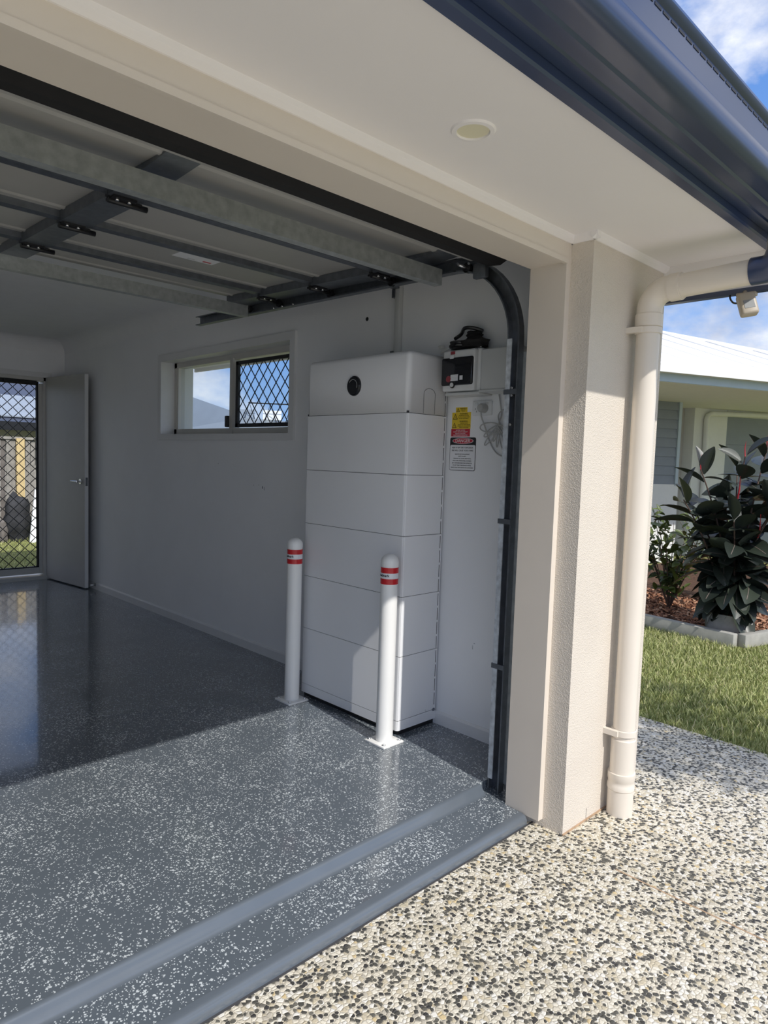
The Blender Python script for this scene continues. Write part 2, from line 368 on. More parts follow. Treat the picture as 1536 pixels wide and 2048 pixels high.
def leaf_mat(name, c1, c2, rough=0.3, scale=6):
    m = pmat(name, c1, rough, var=0.0)
    t = m.node_tree; r = [n for n in t.nodes if n.type == 'VALTORGB'][0]
    oi = t.nodes.new('ShaderNodeObjectInfo'); t.links.new(oi.outputs['Random'], r.inputs[0])
    r.color_ramp.elements[0].position = 0; r.color_ramp.elements[1].position = 1
    r.color_ramp.elements[0].color = c1; r.color_ramp.elements[1].color = c2
    b = t.nodes['Principled BSDF']; b.inputs['Coat Weight'].default_value = 0.08
    return m
MAT['ficus'] = leaf_mat('dark_glossy_leaf', (0.014, 0.019, 0.016, 1), (0.040, 0.052, 0.036, 1), 0.38)
MAT['ficusrib'] = pmat('leaf_midrib', (0.16, 0.13, 0.11, 1), 0.5)
MAT['shrub'] = leaf_mat('green_shrub_leaf', (0.035, 0.055, 0.018, 1), (0.13, 0.17, 0.035, 1), 0.4)
def ground_mat(name, cols, scale, rough=0.9, bump=0.5):
    m, t, b = newmat(name); b.inputs['Roughness'].default_value = rough
    geo = t.nodes.new('ShaderNodeNewGeometry'); n = t.nodes.new('ShaderNodeTexNoise'); n.inputs['Scale'].default_value = scale; n.inputs['Detail'].default_value = 8; n.inputs['Roughness'].default_value = 0.7
    t.links.new(geo.outputs['Position'], n.inputs['Vector'])
    r = t.nodes.new('ShaderNodeValToRGB'); t.links.new(n.outputs['Fac'], r.inputs[0])
    for i, c in enumerate(cols):
        p = 0.3+0.4*i/(len(cols)-1); el = r.color_ramp.elements[i] if i < 2 else r.color_ramp.elements.new(p); el.position = p; el.color = c
    t.links.new(r.outputs[0], b.inputs['Base Color'])
    bp = t.nodes.new('ShaderNodeBump'); bp.inputs['Strength'].default_value = bump; bp.inputs['Distance'].default_value = 0.02; t.links.new(n.outputs['Fac'], bp.inputs['Height']); t.links.new(bp.outputs[0], b.inputs['Normal'])
    return m
MAT['turf'] = ground_mat('lawn_soil', [lin(92, 100, 52), lin(120, 124, 66), lin(150, 146, 88)], 14)
MAT['mulchsoil'] = ground_mat('mulch_soil', [lin(48, 34, 26), lin(84, 58, 42), lin(120, 86, 62)], 30)
MAT['blade'] = leaf_mat('grass_blade', lin(110, 136, 60), lin(170, 178, 96), 0.6)
def attr_mat(name, ramp, rough):
    """joined pieces that carry a random number each in a colour attribute"""
    m, t, b = newmat(name); b.inputs['Roughness'].default_value = rough
    a = t.nodes.new('ShaderNodeAttribute'); a.attribute_name = 'tone'
    r = t.nodes.new('ShaderNodeValToRGB'); t.links.new(a.outputs['Fac'], r.inputs[0])
    for i, c in enumerate(ramp):
        p = i/(len(ramp)-1); el = r.color_ramp.elements[i] if i < 2 else r.color_ramp.elements.new(p); el.position = p; el.color = c
    t.links.new(r.outputs[0], b.inputs['Base Color']); return m
MAT['grass'] = attr_mat('grass_blades', [lin(96, 108, 58), lin(142, 152, 88), lin(180, 184, 122), lin(206, 196, 152)], 0.6)
MAT['chips'] = attr_mat('bark_chips', [lin(60, 40, 30), lin(118, 76, 54), lin(168, 118, 88), lin(205, 165, 135)], 0.8)
MAT['fence'] = pmat('weathered_paling', lin(150, 146, 140), 0.85, var=0.25, vscale=11, bump=0.3, bscale=40)
MAT['fencedark'] = pmat('weathered_paling_dark', lin(112, 106, 102), 0.85, var=0.25, vscale=11, bump=0.3, bscale=40)

# ================================================================== the setting: ground
XL, YB, ZC = -5.6, 5.05, 2.43          # left wall, back wall, ceiling
FY = -0.83                             # inner face of the front wall
g = MB()                               # main slab
g.box(XL, 0.0, -0.70, YB+0.02, -0.12, 0.0); floor = struct(g.build('floor', MAT['floor']), 'grey epoxy garage floor with white flakes')
# lower rebate strip in front of the step
s = MB(); s.prism([(-0.755, -0.036), (-0.70, -0.036), (-0.70, -0.12), (-0.915, -0.12), (-0.915, -0.043)], 'x', -5.15, -0.362)
s.prism([(-0.83, -0.036), (-0.70, -0.034), (-0.70, -0.12), (-0.83, -0.12)], 'x', -0.362, 0.0)
s.build('rebate', MAT['floor'], floor)
prof = [(-0.697, 0.0004)]+[(-0.700-0.016*math.sin(a), -0.016+0.0165*math.cos(a)) for a in np.linspace(0, 1.25, 7)]+[(-0.720-0.018*t, -0.020-0.0155*math.sin(t*1.57)) for t in (0.25, 0.5, 0.75, 1)]+[(-0.742, -0.0365), (-0.742, -0.07), (-0.697, -0.07)]
MB().prism(prof, 'x', -5.15, -0.365, smooth=True).build('step_nosing', MAT['nosing'], floor)
prof = [(-0.903, -0.0412), (-0.912, -0.0418)]+[(-0.916-0.022*math.sin(a), -0.066+0.0235*math.cos(a)) for a in np.linspace(0, 1.57, 7)]+[(-0.94, -0.12), (-0.903, -0.12)]
MB().prism(prof, 'x', -5.15, -0.365, smooth=True).build('edge_nosing', MAT['nosing'], floor)

GZ = -0.078
d = MB(); d.box(-9, 1.13, -14, -0.93, -0.3, GZ); d.box(0.27, 1.13, -0.93, 5.0, -0.3, GZ); d.box(-9, -5.6, -0.93, 9, -0.3, GZ)
drive = struct(d.build('driveway', MAT['aggregate']), 'cream and black exposed aggregate driveway')
MB().box(-0.3845, -0.3785, -9, -1.32, GZ-0.01, GZ+0.0008).build('expansion_joint', MAT['cordrust'], drive)
MB().box(-5.15, -0.33, -0.946, -0.938, GZ-0.01, GZ+0.001).build('expansion_joint', MAT['seam'], drive)
MB().box(-0.332, 0.27, -1.080, -1.0755, GZ-0.01, GZ+0.006).build('expansion_joint', MAT['cordrust'], drive)

# ================================================================== the setting: walls
WY0, WY1, WZ0, WZ1 = 1.157, 2.890, 1.477, 2.066      # window opening (Y range, Z range)
b = MB(); T = 0.27
b.box(0, T, FY, WY0, -0.1, 2.5); b.box(0, T, WY1, YB+0.2, -0.1, 2.5); b.box(0, T, WY0, WY1, -0.1, WZ0); b.box(0, T, WY0, WY1, WZ1, 2.5)
wall_right = struct(b.build('wall_right', MAT['wall']), 'white plasterboard side wall of the garage')
DX0, DX1, DZ = -1.03, -0.175, 2.05                   # back door opening
b = MB(); b.box(XL, DX0, YB, YB+0.22, -0.1, 2.5); b.box(DX1, 0, YB, YB+0.22, -0.1, 2.5); b.box(DX0, DX1, YB, YB+0.22, DZ, 2.5)
struct(b.build('wall_back', MAT['wall']), 'white back wall with the rear door')
struct(MB().box(XL-0.2, XL, FY, YB+0.2, -0.1, 2.5).build('wall_left', MAT['wall']), 'white far left wall of the garage')
struct(MB().box(XL, 0, FY, YB, ZC, ZC+0.1).build('ceiling', MAT['ceiling']), 'white garage ceiling')
# front: rendered pier, lintel band, left pier
PX, PY = -0.33, -1.075
b = MB(); b.box(PX, T, PY, FY, -0.1, 2.25); b.box(-5.95, -5.18, PY, FY, -0.1, 2.25)
wf = struct(b.build('wall_front', MAT['stucco']), 'cream rendered pier beside the garage opening')
LZ = 2.076
MB().box(-5.18, PX, -0.985, FY, LZ, 2.62).build('lintel', MAT['cream'], wf)
MB().box(-5.18, PX-0.028, -0.990, -0.975, LZ-0.006, LZ+0.012).build('lintel_edge_bead', MAT['cream'], wf)
MB().box(-0.155, -0.153, PY-0.0006, PY+0.01, -0.09, -0.03).build('hairline_crack', MAT['seam'], wf)
struct(MB().box(-0.36, PX, -0.985, FY, -0.048, LZ).build('trim_1', MAT['cream']), 'smooth cream door jamb lining of the opening')
struct(MB().box(-5.18, -5.15, -0.985, FY, -0.048, LZ).build('trim_2', MAT['cream']), 'smooth cream jamb at the far side')

# cove cornices
R = 0.125
def cove(axis):
    return [(0, 0), (0, -R)]+[(R-R*math.cos(a), -R+R*math.sin(a)) for a in np.linspace(0, math.pi/2, 9)]
pr = cove('y')
b = MB(); b.prism([(-x*1.0, ZC+z) for x, z in pr], 'y', FY, YB, smooth=True); struct(b.build('trim_3', MAT['ceiling']), 'coved cornice along the side wall')
b = MB(); b.prism([(YB-x, ZC+z) for x, z in pr], 'x', XL, 0, smooth=True); struct(b.build('trim_4', MAT['ceiling']), 'coved cornice along the back wall')
# skirting
sk = [(0, 0), (-0.012, 0), (-0.012, 0.055), (-0.006, 0.066), (0, 0.066)]
struct(MB().prism(sk, 'y', -0.80, YB).build('baseboard_right', MAT['trimwhite']), 'low white skirting board on the side wall')
struct(MB().box(XL, DX0-0.06, YB-0.012, YB, 0, 0.066).build('baseboard_back', MAT['trimwhite']), 'low white skirting board on the back wall')

# ------------------------------------------------------------------ eaves
SZ = 2.168; EY = -1.468
so = struct(MB().box(-7, 0.268, EY, -0.93, SZ, SZ+0.012).build('soffit', MAT['soffit']), 'flat pale eave lining over the driveway')
q = [(0, 0), (0, -0.024), (-0.006, -0.024), (-0.02, -0.012), (-0.024, 0)]
b = MB(); b.prism([(-0.985+y, SZ+z) for y, z in q], 'x', -5.18, PX-0.0); b.prism([(PY+y, SZ+z) for y, z in q], 'x', PX-0.024, 0.268)
b.prism([(PX+x, SZ+z) for x, z in q], 'y', PY-0.024, -0.985)
struct(b.build('trim_5', MAT['soffit']), 'thin pale bead where eave lining meets wall')
# boxed end of the eave
b = MB(); b.box(0.25, 0.27, -1.62, PY, 2.035, 2.30); ep = b.build('eave_end_panel', MAT['soffit']); struct(ep, 'pale boxed end of the eave')
MB().box(0.244, 0.278, -1.64, PY, 2.018, 2.037).build('panel_bottom_strip', MAT['navy'], ep)
# fascia and gutter
gx0, gx1 = -7.0, 0.285
gut = thing('gutter', (-3, -1.6, 2.17), 'dark navy slotted metal gutter along the eave', 'gutter')
fa = [(EY, 2.165), (EY-0.004, 2.158), (-1.502, 2.158), (-1.506, 2.165), (-1.506, 2.32), (EY, 2.32)]
MB().prism(fa, 'x', gx0, gx1).build('fascia_cover', MAT['navy'], gut)
gp = [(-1.507, 2.186), (-1.545, 2.182), (-1.549, 2.187), (-1.574, 2.187), (-1.578, 2.181), (-1.592, 2.181), (-1.597, 2.188)]
gp += [(-1.63, 2.189)]+[(-1.638-0.028*math.sin(a), 2.218-0.029*math.cos(a)) for a in np.linspace(0.1, 1.57, 8)]+[(-1.667, 2.235), (-1.664, 2.245)]
b = MB(); b.prism(gp, 'x', gx0, gx1, closed=False, smooth=True)
b.prism([(-1.664, 2.245), (-1.664, 2.313)], 'x', gx0, gx1, closed=False)
b.prism([(-1.664, 2.313), (-1.672, 2.318), (-1.677, 2.328), (-1.674, 2.338), (-1.664, 2.342), (-1.654, 2.336), (-1.652, 2.325)], 'x', gx0, gx1, closed=False, smooth=True)
b.prism([(-1.507, 2.186), (-1.507, 2.33)], 'x', gx0, gx1, closed=False)
b.build('gutter_trough', MAT['navy'], gut)
MB().prism([(-1.507, 2.186), (-1.63, 2.189), (-1.664, 2.24), (-1.664, 2.34), (-1.507, 2.33)], 'x', gx1, gx1+0.004).build('end_cap', MAT['navy'], gut)
slm = MB().box(-0.0155, 0.0155, -0.0012, 0.0012, -0.0028, 0.0028).build('overflow_slot', MAT['black'], gut)
slm.location = (0, 0, 0); first = True
for i in range(58):
    x = -2.05+i*0.0405
    o = slm if first else slm.copy()
    if not first: COL.objects.link(o)
    first = False
    mm = slm.data
    o.location = V3((x, -1.6642, 2.304))
# shift slot mesh so that it is centred on its own origin
for v in slm.data.vertices: v.co += ORG[gut]
for o in [c for c in gut.children if c.name.startswith('overflow_slot')]: o.location -= ORG[gut]
# roof above (keeps the sun off the eave and the ceiling)
def slab(pts, th):
    m = MB(); n = len(pts); m.add(pts+[(x, y, z+th) for x, y, z in pts], [list(range(n)), list(range(n, 2*n))[::-1]]+[(i, (i+1) % n, n+(i+1) % n, n+i) for i in range(n)]); return m
rf = slab([(-7, -1.62, 2.335), (0.285, -1.62, 2.335), (0.285, 1.9, 3.50), (-7, 1.9, 3.50)], 0.025); k_ = slab([(-7, 1.9, 3.50), (0.285, 1.9, 3.50), (0.285, 5.34, 2.50), (-7, 5.34, 2.50)], 0.025)
rf.add(k_.v, k_.f); struct(rf.build('roof', MAT['darkroof']), 'dark metal roof over the garage')
b = MB(); b.prism([(-1.62, 2.30), (5.27, 2.30), (5.27, 2.49), (1.9, 3.49), (-1.62, 2.334)], 'x', 0.262, 0.278)
struct(b.build('gable_infill', MAT['stucco']), 'rendered gable above the side wall')
# side eave and wing wall outside the window
b = MB(); b.box(0.27, 0.69, 0.9, 3.62, 2.135, 2.15); b.box(0.68, 0.70, 0.9, 3.62, 2.105, 2.22)
struct(b.build('side_eave', MAT['soffit']), 'pale eave seen through the side window')
struct(MB().box(0.27, 0.62, 3.60, 3.9, -0.1, 2.6).build('wing_wall', MAT['stucco']), 'cream wing wall seen through the side window')

# ------------------------------------------------------------------ window
win = struct(empty('window_1', (0, 2.02, WZ0)), 'white framed sliding window with one screened pane')
AX = -0.018; aw = 0.047
def bx(par, name, mat, *a): return MB().box(*a).build(name, mat, par)
bx(win, 'architrave', MAT['trimwhite'], AX, 0, WY0-aw, WY0, WZ0-aw+0.008, WZ1+aw); bx(win, 'architrave', MAT['trimwhite'], AX, 0, WY1, WY1+aw, WZ0-aw+0.008, WZ1+aw)
bx(win, 'architrave', MAT['trimwhite'], AX, 0, WY0, WY1, WZ1, WZ1+aw); bx(win, 'architrave', MAT['trimwhite'], AX, 0, WY0, WY1, WZ0-aw+0.008, WZ0)
rv = 0.006
bx(win, 'reveal', MAT['trimwhite'], AX, 0.10, WY1-rv, WY1, WZ0, WZ1); bx(win, 'reveal', MAT['trimwhite'], AX, 0.10, WY0, WY0+rv, WZ0, WZ1)
bx(win, 'reveal', MAT['trimwhite'], AX, 0.10, WY0, WY1, WZ1-rv, WZ1); bx(win, 'sill', MAT['trimwhite'], AX-0.004, 0.10, WY0, WY1, WZ0, WZ0+rv)
fx0, fx1 = 0.10, 0.17
for nm, a in (('frame', (fx0, fx1, WY1-0.046, WY1, WZ0, WZ1)), ('frame', (fx0, fx1, WY0, WY0+0.03, WZ0, WZ1)), ('frame', (fx0, fx1, WY0, WY1, WZ1-0.045, WZ1)), ('frame', (fx0, fx1, WY0, WY1, WZ0, WZ0+0.052))):
    bx(win, nm, MAT['alum'], *a)
bx(win, 'meeting_stile', MAT['alum'], fx0-0.012, fx1-0.02, 1.985, 2.025, WZ0+0.012, WZ1-0.035)
bx(win, 'sash_edge', MAT['alum'], fx0+0.005, fx1-0.02, WY1-0.062, WY1-0.046, WZ0+0.05, WZ1-0.045)
bx(win, 'pane', MAT['glass'], 0.128, 0.132, 2.02, WY1-0.05, WZ0+0.05, WZ1-0.04); bx(win, 'pane', MAT['glass'], 0.148, 0.152, WY0+0.02, 1.99, WZ0+0.05, WZ1-0.04)
MB().rbox(0.068, 0.10, 2.026, 2.058, 1.535, 1.618, 0.006).build('latch', MAT['black'], win)
# security screen on the near half
sc = MB(); sy0, sy1, sz0, sz1 = 1.19, 1.972, 1.535, 2.006
sc.box(0.105, 0.125, sy1-0.030, sy1, sz0, sz1); sc.box(0.105, 0.125, sy0, sy0+0.026, sz0, sz1); sc.box(0.105, 0.125, sy0, sy1, sz1-0.024, sz1); sc.box(0.105, 0.125, sy0, sy1, sz0, sz0+0.026)
scr = sc.build('screen_frame', MAT['blackmetal'], win)
def diamond(parent, name, plane, u0, u1, z0, z1, pu, pz, r, const):
    """expanded-metal grille: each zig-zag strand is a piece of its own"""
    n = int(math.ceil((u1-u0)/pu))
    for k in range(n+1):
        for sgn in (1,):
            pts = []; rows = int(math.ceil((z1-z0)/(pz/2)))
            uc = u0+k*pu
            for j in range(rows*4+1):
                z = z0+j*pz/8
                if z > z1: break
                ph = (j/8.0)*2*math.pi
                # rounded zig-zag reaching half a cell to either side
                tri = 0.5*pu*(2/math.pi*math.asin(max(-1, min(1, math.cos(ph)*0.985))))*1.04
                u = uc+(tri if k % 2 == 0 else -tri)
                u = min(max(u, u0), u1)
                pts.append((const, u, z) if plane == 'x' else (u, const, z))
            if len(pts) > 2: MB().tube(pts, r, 5).build(name, MAT['blackmetal'], parent)
diamond(scr, 'strand', 'x', sy0+0.02, sy1-0.02, sz0+0.02, sz1-0.02, 0.0505, 0.110, 0.0036, 0.115)

# ------------------------------------------------------------------ rear door, screen door
dr = struct(empty('door_1', (-0.12, 4.65, 0.0)), 'open grey flush door folded back to the side wall')
H = V3((-0.168, 5.045, 0)); E_ = V3((-0.075, 4.275, 0)); dd = (E_-H).normalized(); nn = V3((-dd.y, dd.x, 0))
if nn.x > 0: nn = -nn
c = (H+E_)/2; 
MB().obox((c.x, c.y, 0.012+1.02), dd, nn, (0,0,1), (E_-H).length/2, 0.018, 1.02).build('leaf', MAT['doorleaf'], dr)
ed = E_-dd*0.001
MB().obox((E_.x+dd.x*0.0008, E_.y+dd.y*0.0008, 1.03), dd, nn, (0,0,1), 0.001, 0.0175, 1.018).build('leaf_edge', MAT['trimwhite'], dr)
hz = 1.035; hp = E_-dd*0.065+nn*0.019
hd = MB(); hd.cyl(hp+V3((0,0,hz)), hp+nn*0.012+V3((0,0,hz)), 0.026, n=20); hd.cyl(hp+nn*0.012+V3((0,0,hz)), hp+nn*0.045+V3((0,0,hz)), 0.009, n=12)
hd.tube([hp+nn*0.045+V3((0,0,hz)), hp+nn*0.047-dd*0.02+V3((0,0,hz)), hp+nn*0.045-dd*0.115+V3((0,0,hz))], [0.009, 0.009, 0.007], 10); hd.build('lever_handle', MAT['chrome'], dr)
hq = E_-dd*0.065-nn*0.019
hd = MB(); hd.cyl(hq+V3((0,0,hz)), hq-nn*0.03+V3((0,0,hz)), 0.010, n=12); hd.tube([hq-nn*0.03+V3((0,0,hz)), hq-nn*0.032-dd*0.06+V3((0,0,hz))], 0.008, 8); hd.build('lever_handle', MAT['chrome'], dr)
MB().obox((E_.x+dd.x*0.002, E_.y+dd.y*0.002, hz), dd, nn, (0,0,1), 0.0008, 0.011, 0.04).build('latch_plate', MAT['galvdark'], dr)
ds = thing('door_stop', (-0.03, 4.22, 0.045), 'small chrome door stop on the skirting behind the open door', 'door stop')
MB().cyl((-0.012, 4.22, 0.045), (-0.05, 4.22, 0.045), 0.006, n=10).build('rod', MAT['chrome'], ds); MB().cyl((-0.05, 4.22, 0.045), (-0.062, 4.22, 0.045), 0.010, n=12).build('tip', MAT['trimwhite'], ds)
MB().cyl((-0.0121, 4.22, 0.045), (-0.016, 4.22, 0.045), 0.016, n=12).build('base', MAT['chrome'], ds)

d2 = struct(empty('door_2', (-0.6, YB+0.08, 0.0)), 'black diamond mesh security screen door in the rear doorway')
bx(d2, 'door_frame', MAT['alum'], DX1-0.03, DX1+0.0, YB-0.002, YB+0.12, 0, DZ); bx(d2, 'door_frame', MAT['alum'], DX0, DX0+0.03, YB-0.002, YB+0.12, 0, DZ); bx(d2, 'door_frame', MAT['alum'], DX0, DX1, YB-0.002, YB+0.12, DZ-0.035, DZ)
bx(d2, 'threshold', MAT['alum'], DX0, DX1, YB-0.02, YB+0.15, 0.0, 0.035)
bx(d2, 'bottom_rail', MAT['alum'], DX0+0.03, DX1-0.03, YB+0.06, YB+0.09, 0.05, 0.115)
sx0, sx1, sz0_, sz1_ = DX0+0.03, DX1-0.075, 0.115, 1.985
bx(d2, 'screen_stile', MAT['alum'], DX1-0.062, DX1-0.03, YB+0.055, YB+0.09, 0.05, DZ-0.06)
b = MB(); b.box(sx1-0.006, sx1+0.016, YB+0.06, YB+0.085, sz0_, DZ-0.04); b.box(sx0, sx0+0.02, YB+0.06, YB+0.085, sz0_, DZ-0.04); b.box(sx0, sx1, YB+0.06, YB+0.085, sz1_-0.012, DZ-0.03); b.box(sx0, sx1, YB+0.06, YB+0.085, sz0_, sz0_+0.012)
scf = b.build('screen_frame', MAT['blackmetal'], d2)
diamond(scf, 'strand', 'y', sx0, sx1, sz0_+0.005, sz1_-0.005, 0.0505, 0.101, 0.0042, YB+0.072)
bx(d2, 'closer', MAT['blackmetal'], -0.56, -0.26, YB+0.03, YB+0.058, 1.985, 2.015)
b = MB(); b.box(DX0-0.06, DX1+0.045, YB-0.014, YB, DZ, DZ+0.05); b.box(DX1, DX1+0.045, YB-0.014, YB, 0, DZ); b.box(DX0-0.06, DX0, YB-0.014, YB, 0, DZ)
struct(b.build('trim_6', MAT['trimwhite']), 'white architrave around the rear doorway')

# ================================================================== battery stack
BF, BB, BY0, BY1 = -0.287, -0.012, -0.138, 0.625
HM = 0.2916; Z0 = 1.5572
bat = thing('battery_stack', (-0.15, 0.24, 0.0), 'tall white home battery tower against the side wall', 'battery')
MB().box(BF+0.018, BB, BY0+0.012, BY1-0.012, 0.0, 0.03).build('plinth', MAT['black'], bat)
def module(name, z0, z1, rtop=0.004):
    """shell with a rounded front edge: profile in X,Y extruded in Z"""
    r = 0.014; pts = [(BB, BY0)]
    pts += [(BF+r-r*math.sin(a), BY0+r-r*math.cos(a)) for a in np.linspace(0, math.pi/2, 6)]
    pts += [(BF+r-r*math.cos(a), BY1-r+r*math.sin(a)) for a in np.linspace(0, math.pi/2, 6)]
    pts += [(BB, BY1)]
    m = MB(); m.prism(pts, 'z', z0, z1, smooth=True); return m
gap = 0.0013
for i in range(4):
    module('battery_module', Z0-HM*(i+1)+gap, Z0-HM*i-gap).build('battery_module', MAT['battery'], bat)
lowm = module('battery_module', 0.075+gap, Z0-HM*4-gap).build('battery_module', MAT['battery'], bat)
module('base_module', 0.026, 0.075-gap).build('base_module', MAT['battery'], bat)
m = MB(); m.box(BF+0.004, BB-0.001, BY0+0.004, BY1-0.004, 0.03, Z0+0.01); m.build('core', MAT['seam'], bat)
m = MB(); m.rbox(BF, BB+0.03, BY0, BY1, Z0+gap-0.06, 1.848, 0.026, 5)
bm = bmesh.new(); 
inv = m.build('inverter_module', MAT['battery'], bat)
# cut the rounded block at the seam so that only its top is round
bm.from_mesh(inv.data); zc = Z0+gap-ORG[inv].z
bmesh.ops.bisect_plane(bm, geom=bm.verts[:]+bm.edges[:]+bm.faces[:], plane_co=(0, 0, zc), plane_no=(0, 0, 1), clear_inner=True)
bmesh.ops.bisect_plane(bm, geom=bm.verts[:]+bm.edges[:]+bm.faces[:], plane_co=(BB-ORG[inv].x, 0, 0), plane_no=(1, 0, 0), clear_outer=True)
bmesh.ops.holes_fill(bm, edges=[e for e in bm.edges if e.is_boundary]); bm.to_mesh(inv.data); bm.free()
# round status window
m = MB(); m.lathe([(0.0001, -0.012), (0.043, -0.0115), (0.049, -0.007), (0.051, 0.001)], (BF, 0.242, 1.70), 40, 'x'); stw = m.build('status_window', MAT['smoke'], inv)
pts = [(BF-0.0118, 0.242+0.031*math.cos(a), 1.70+0.031*math.sin(a)) for a in np.linspace(0.6, 3.5, 22)]
MB().tube(pts, 0.0010, 5).build('indicator_ring', MAT['plasticg'], stw)
# cable knock-out outline on the near end
pts = [(-0.181, BY0-0.0002, Z0+0.004), (-0.181, BY0-0.0002, 1.655)]+[(-0.141-0.040*math.cos(a), BY0-0.0002, 1.655+0.026*math.sin(a)) for a in np.linspace(0.2, math.pi-0.2, 9)]+[(-0.101, BY0-0.0002, 1.655), (-0.101, BY0-0.0002, Z0+0.004)]
MB().tube(pts, 0.0011, 5).build('knockout_outline', MAT['seam'], inv)
# rear joint: dark slots between shell and back plate
slot = MB().box(BB-0.013, BB-0.0095, BY0-0.0006, BY0+0.002, 0.0, 0.062).build('vent_slot', MAT['black'], bat)
zz = 0.10; k = 0
while zz < 1.74:
    o = slot if k == 0 else slot.copy()
    if k: COL.objects.link(o)
    o.location = (0, 0, zz); zz += 0.0729; k += 1
MB().cyl((-0.026, BY0-0.003, 0.075), (-0.026, BY0+0.002, 0.075), 0.009, n=6).build('bolt', MAT['galvdark'], bat)
MB().cyl((-0.085, BY0-0.001, 0.082), (-0.085, BY0+0.002, 0.082), 0.006, n=10).build('plug_button', MAT['plasticw'], bat)
# small panel outline low on the front
pts = [(BF-0.0003, -0.09, 0.105), (BF-0.0003, 0.135, 0.105), (BF-0.0003, 0.135, 0.365)]

# ================================================================== bollards
def make_bollard(x, y, label):
    t = thing('bollard', (x, y, 0), label, 'bollard', 'white bollards guarding the battery')
    r = 0.0405
    MB().rbox(x-0.066, x+0.066, y-0.066, y+0.066, 0.0, 0.010, 0.002, 2).build('base_plate', MAT['bollard'], t)
    m = MB(); m.lathe([(r, 0.008), (r, 0.86)], (x, y, 0), 32); m.build('post', MAT['bollard'], t)
    m = MB(); m.lathe([(r+0.001, 0.845), (r+0.001, 0.862)]+[((r+0.001)*math.cos(a), 0.862+0.038*math.sin(a)) for a in np.linspace(0.15, 1.55, 9)], (x, y, 0), 32); m.build('dome_cap', MAT['bollard'], t)
    for z, mt, nm in ((0.825, 'red', 'red_band'), (0.799, 'tapewhite', 'white_band'), (0.773, 'red', 'red_band')):
        m = MB(); hh = 0.0128
        m.lathe([(r-0.001, z-hh), (r+0.0013, z-hh), (r+0.0013, z+hh), (r-0.001, z+hh)], (x, y, 0), 32, smooth=False)
        o = m.build(nm, MAT[mt], t)
        if nm == 'white_band': wb = o
    for sx in (-1, 1):
        for sy in (-1, 1):
            m = MB(); m.cyl((x+sx*0.050, y+sy*0.050, 0.009), (x+sx*0.050, y+sy*0.050, 0.017), 0.008, n=8); m.build('anchor_bolt', MAT['chrome'], t)
    # black lettering wrapped on the band, on the side toward the doorway's left
    cu = bpy.data.curves.new('txt', 'FONT'); cu.body = 'Landmark'; cu.size = 0.016; cu.align_x = 'RIGHT'; cu.align_y = 'CENTER'; cu.extrude = 0.0003; cu.offset = 0.0004
    ob = bpy.data.objects.new('txt', cu); COL.objects.link(ob); bpy.context.view_layer.update()
    me = bpy.data.meshes.new_from_object(ob.evaluated_get(bpy.context.evaluated_depsgraph_get())); bpy.data.objects.remove(ob, do_unlink=True)
    a0 = math.radians(-137)
    rr = r+0.0016
    for v in me.vertices:
        a = a0+v.co.x/rr; q = v.co.copy()
        v.co = V3((rr*math.cos(a), rr*math.sin(a), 0.801+q.y))+V3((math.cos(a), math.sin(a), 0))*q.z
    me.materials.clear(); me.materials.append(MAT['ink'])
    o = bpy.data.objects.new('lettering', me); COL.objects.link(o); o.parent = wb; ORG[o] = ORG[t]
    return t
b1 = make_bollard(-0.375, 0.588, 'white bollard with red bands at the far corner of the battery tower')
b2 = copy_tree(b1); b2.location = (-0.374, -0.139, 0); b2['label'] = 'white bollard with red bands near the doorway, half in sunlight'

# ================================================================== things on the side wall
sb = thing('switch_enclosure', (-0.06, -0.29, 1.66), 'white circuit breaker enclosure with smoked flap on the wall', 'enclosure')
ey0, ey1 = -0.398, -0.186
MB().rbox(-0.085, -0.001, ey0, ey1, 1.662, 1.862, 0.012, 3).build('body', MAT['plasticw'], sb)
MB().rbox(-0.112, -0.07, ey0+0.018, ey1-0.002, 1.666, 1.857, 0.010, 3).build('cover', MAT['plasticw'], sb)
fl = MB().rbox(-0.121, -0.10, ey0+0.024, ey1-0.001, 1.692, 1.822, 0.009, 3).build('smoked_flap', MAT['smoke'], sb)
MB().rbox(-0.1225, -0.112, -0.262, -0.238, 1.815, 1.833, 0.003, 2).build('flap_catch', MAT['plasticw'], sb)
MB().cyl((-0.1195, -0.258, 1.694), (-0.124, -0.258, 1.694), 0.0105, n=20).build('lock_knob', MAT['plasticw'], sb)
MB().cyl((-0.1175, -0.2595, 1.6925), (-0.1225, -0.2595, 1.6925), 0.0138, n=20).build('lock_ring', MAT['black'], sb)
MB().box(-0.1225, -0.1205, -0.293, -0.249, 1.712, 1.741).build('rating_label', MAT['signwhite'], fl)
for z in (1.734, 1.727, 1.720): MB().box(-0.1229, -0.122, -0.288, -0.254, z, z+0.0022).build('print_line', MAT['plasticg'], fl)
MB().box(-0.1225, -0.1205, -0.321, -0.303, 1.715, 1.735).build('rating_label', MAT['signwhite'], fl)
MB().cyl((-0.1225, -0.236, 1.722), (-0.1205, -0.236, 1.722), 0.015, n=16).build('red_sticker', MAT['dullred'], fl)
MB().box(-0.1128, -0.1115, -0.263, -0.236, 1.837, 1.851).build('brand_mark', MAT['dullred'], sb)
jb = thing('junction_box', (-0.06, -0.52, 1.655), 'plain pale grey box beside the breaker enclosure, partly behind the track', 'electrical box')
MB().rbox(-0.100, -0.001, -0.62, -0.407, 1.663, 1.850, 0.008, 3).build('lid', MAT['plasticg'], jb)
MB().box(-0.104, -0.004, -0.625, -0.405, 1.655, 1.664).build('base_lip', MAT['plasticg'], jb)
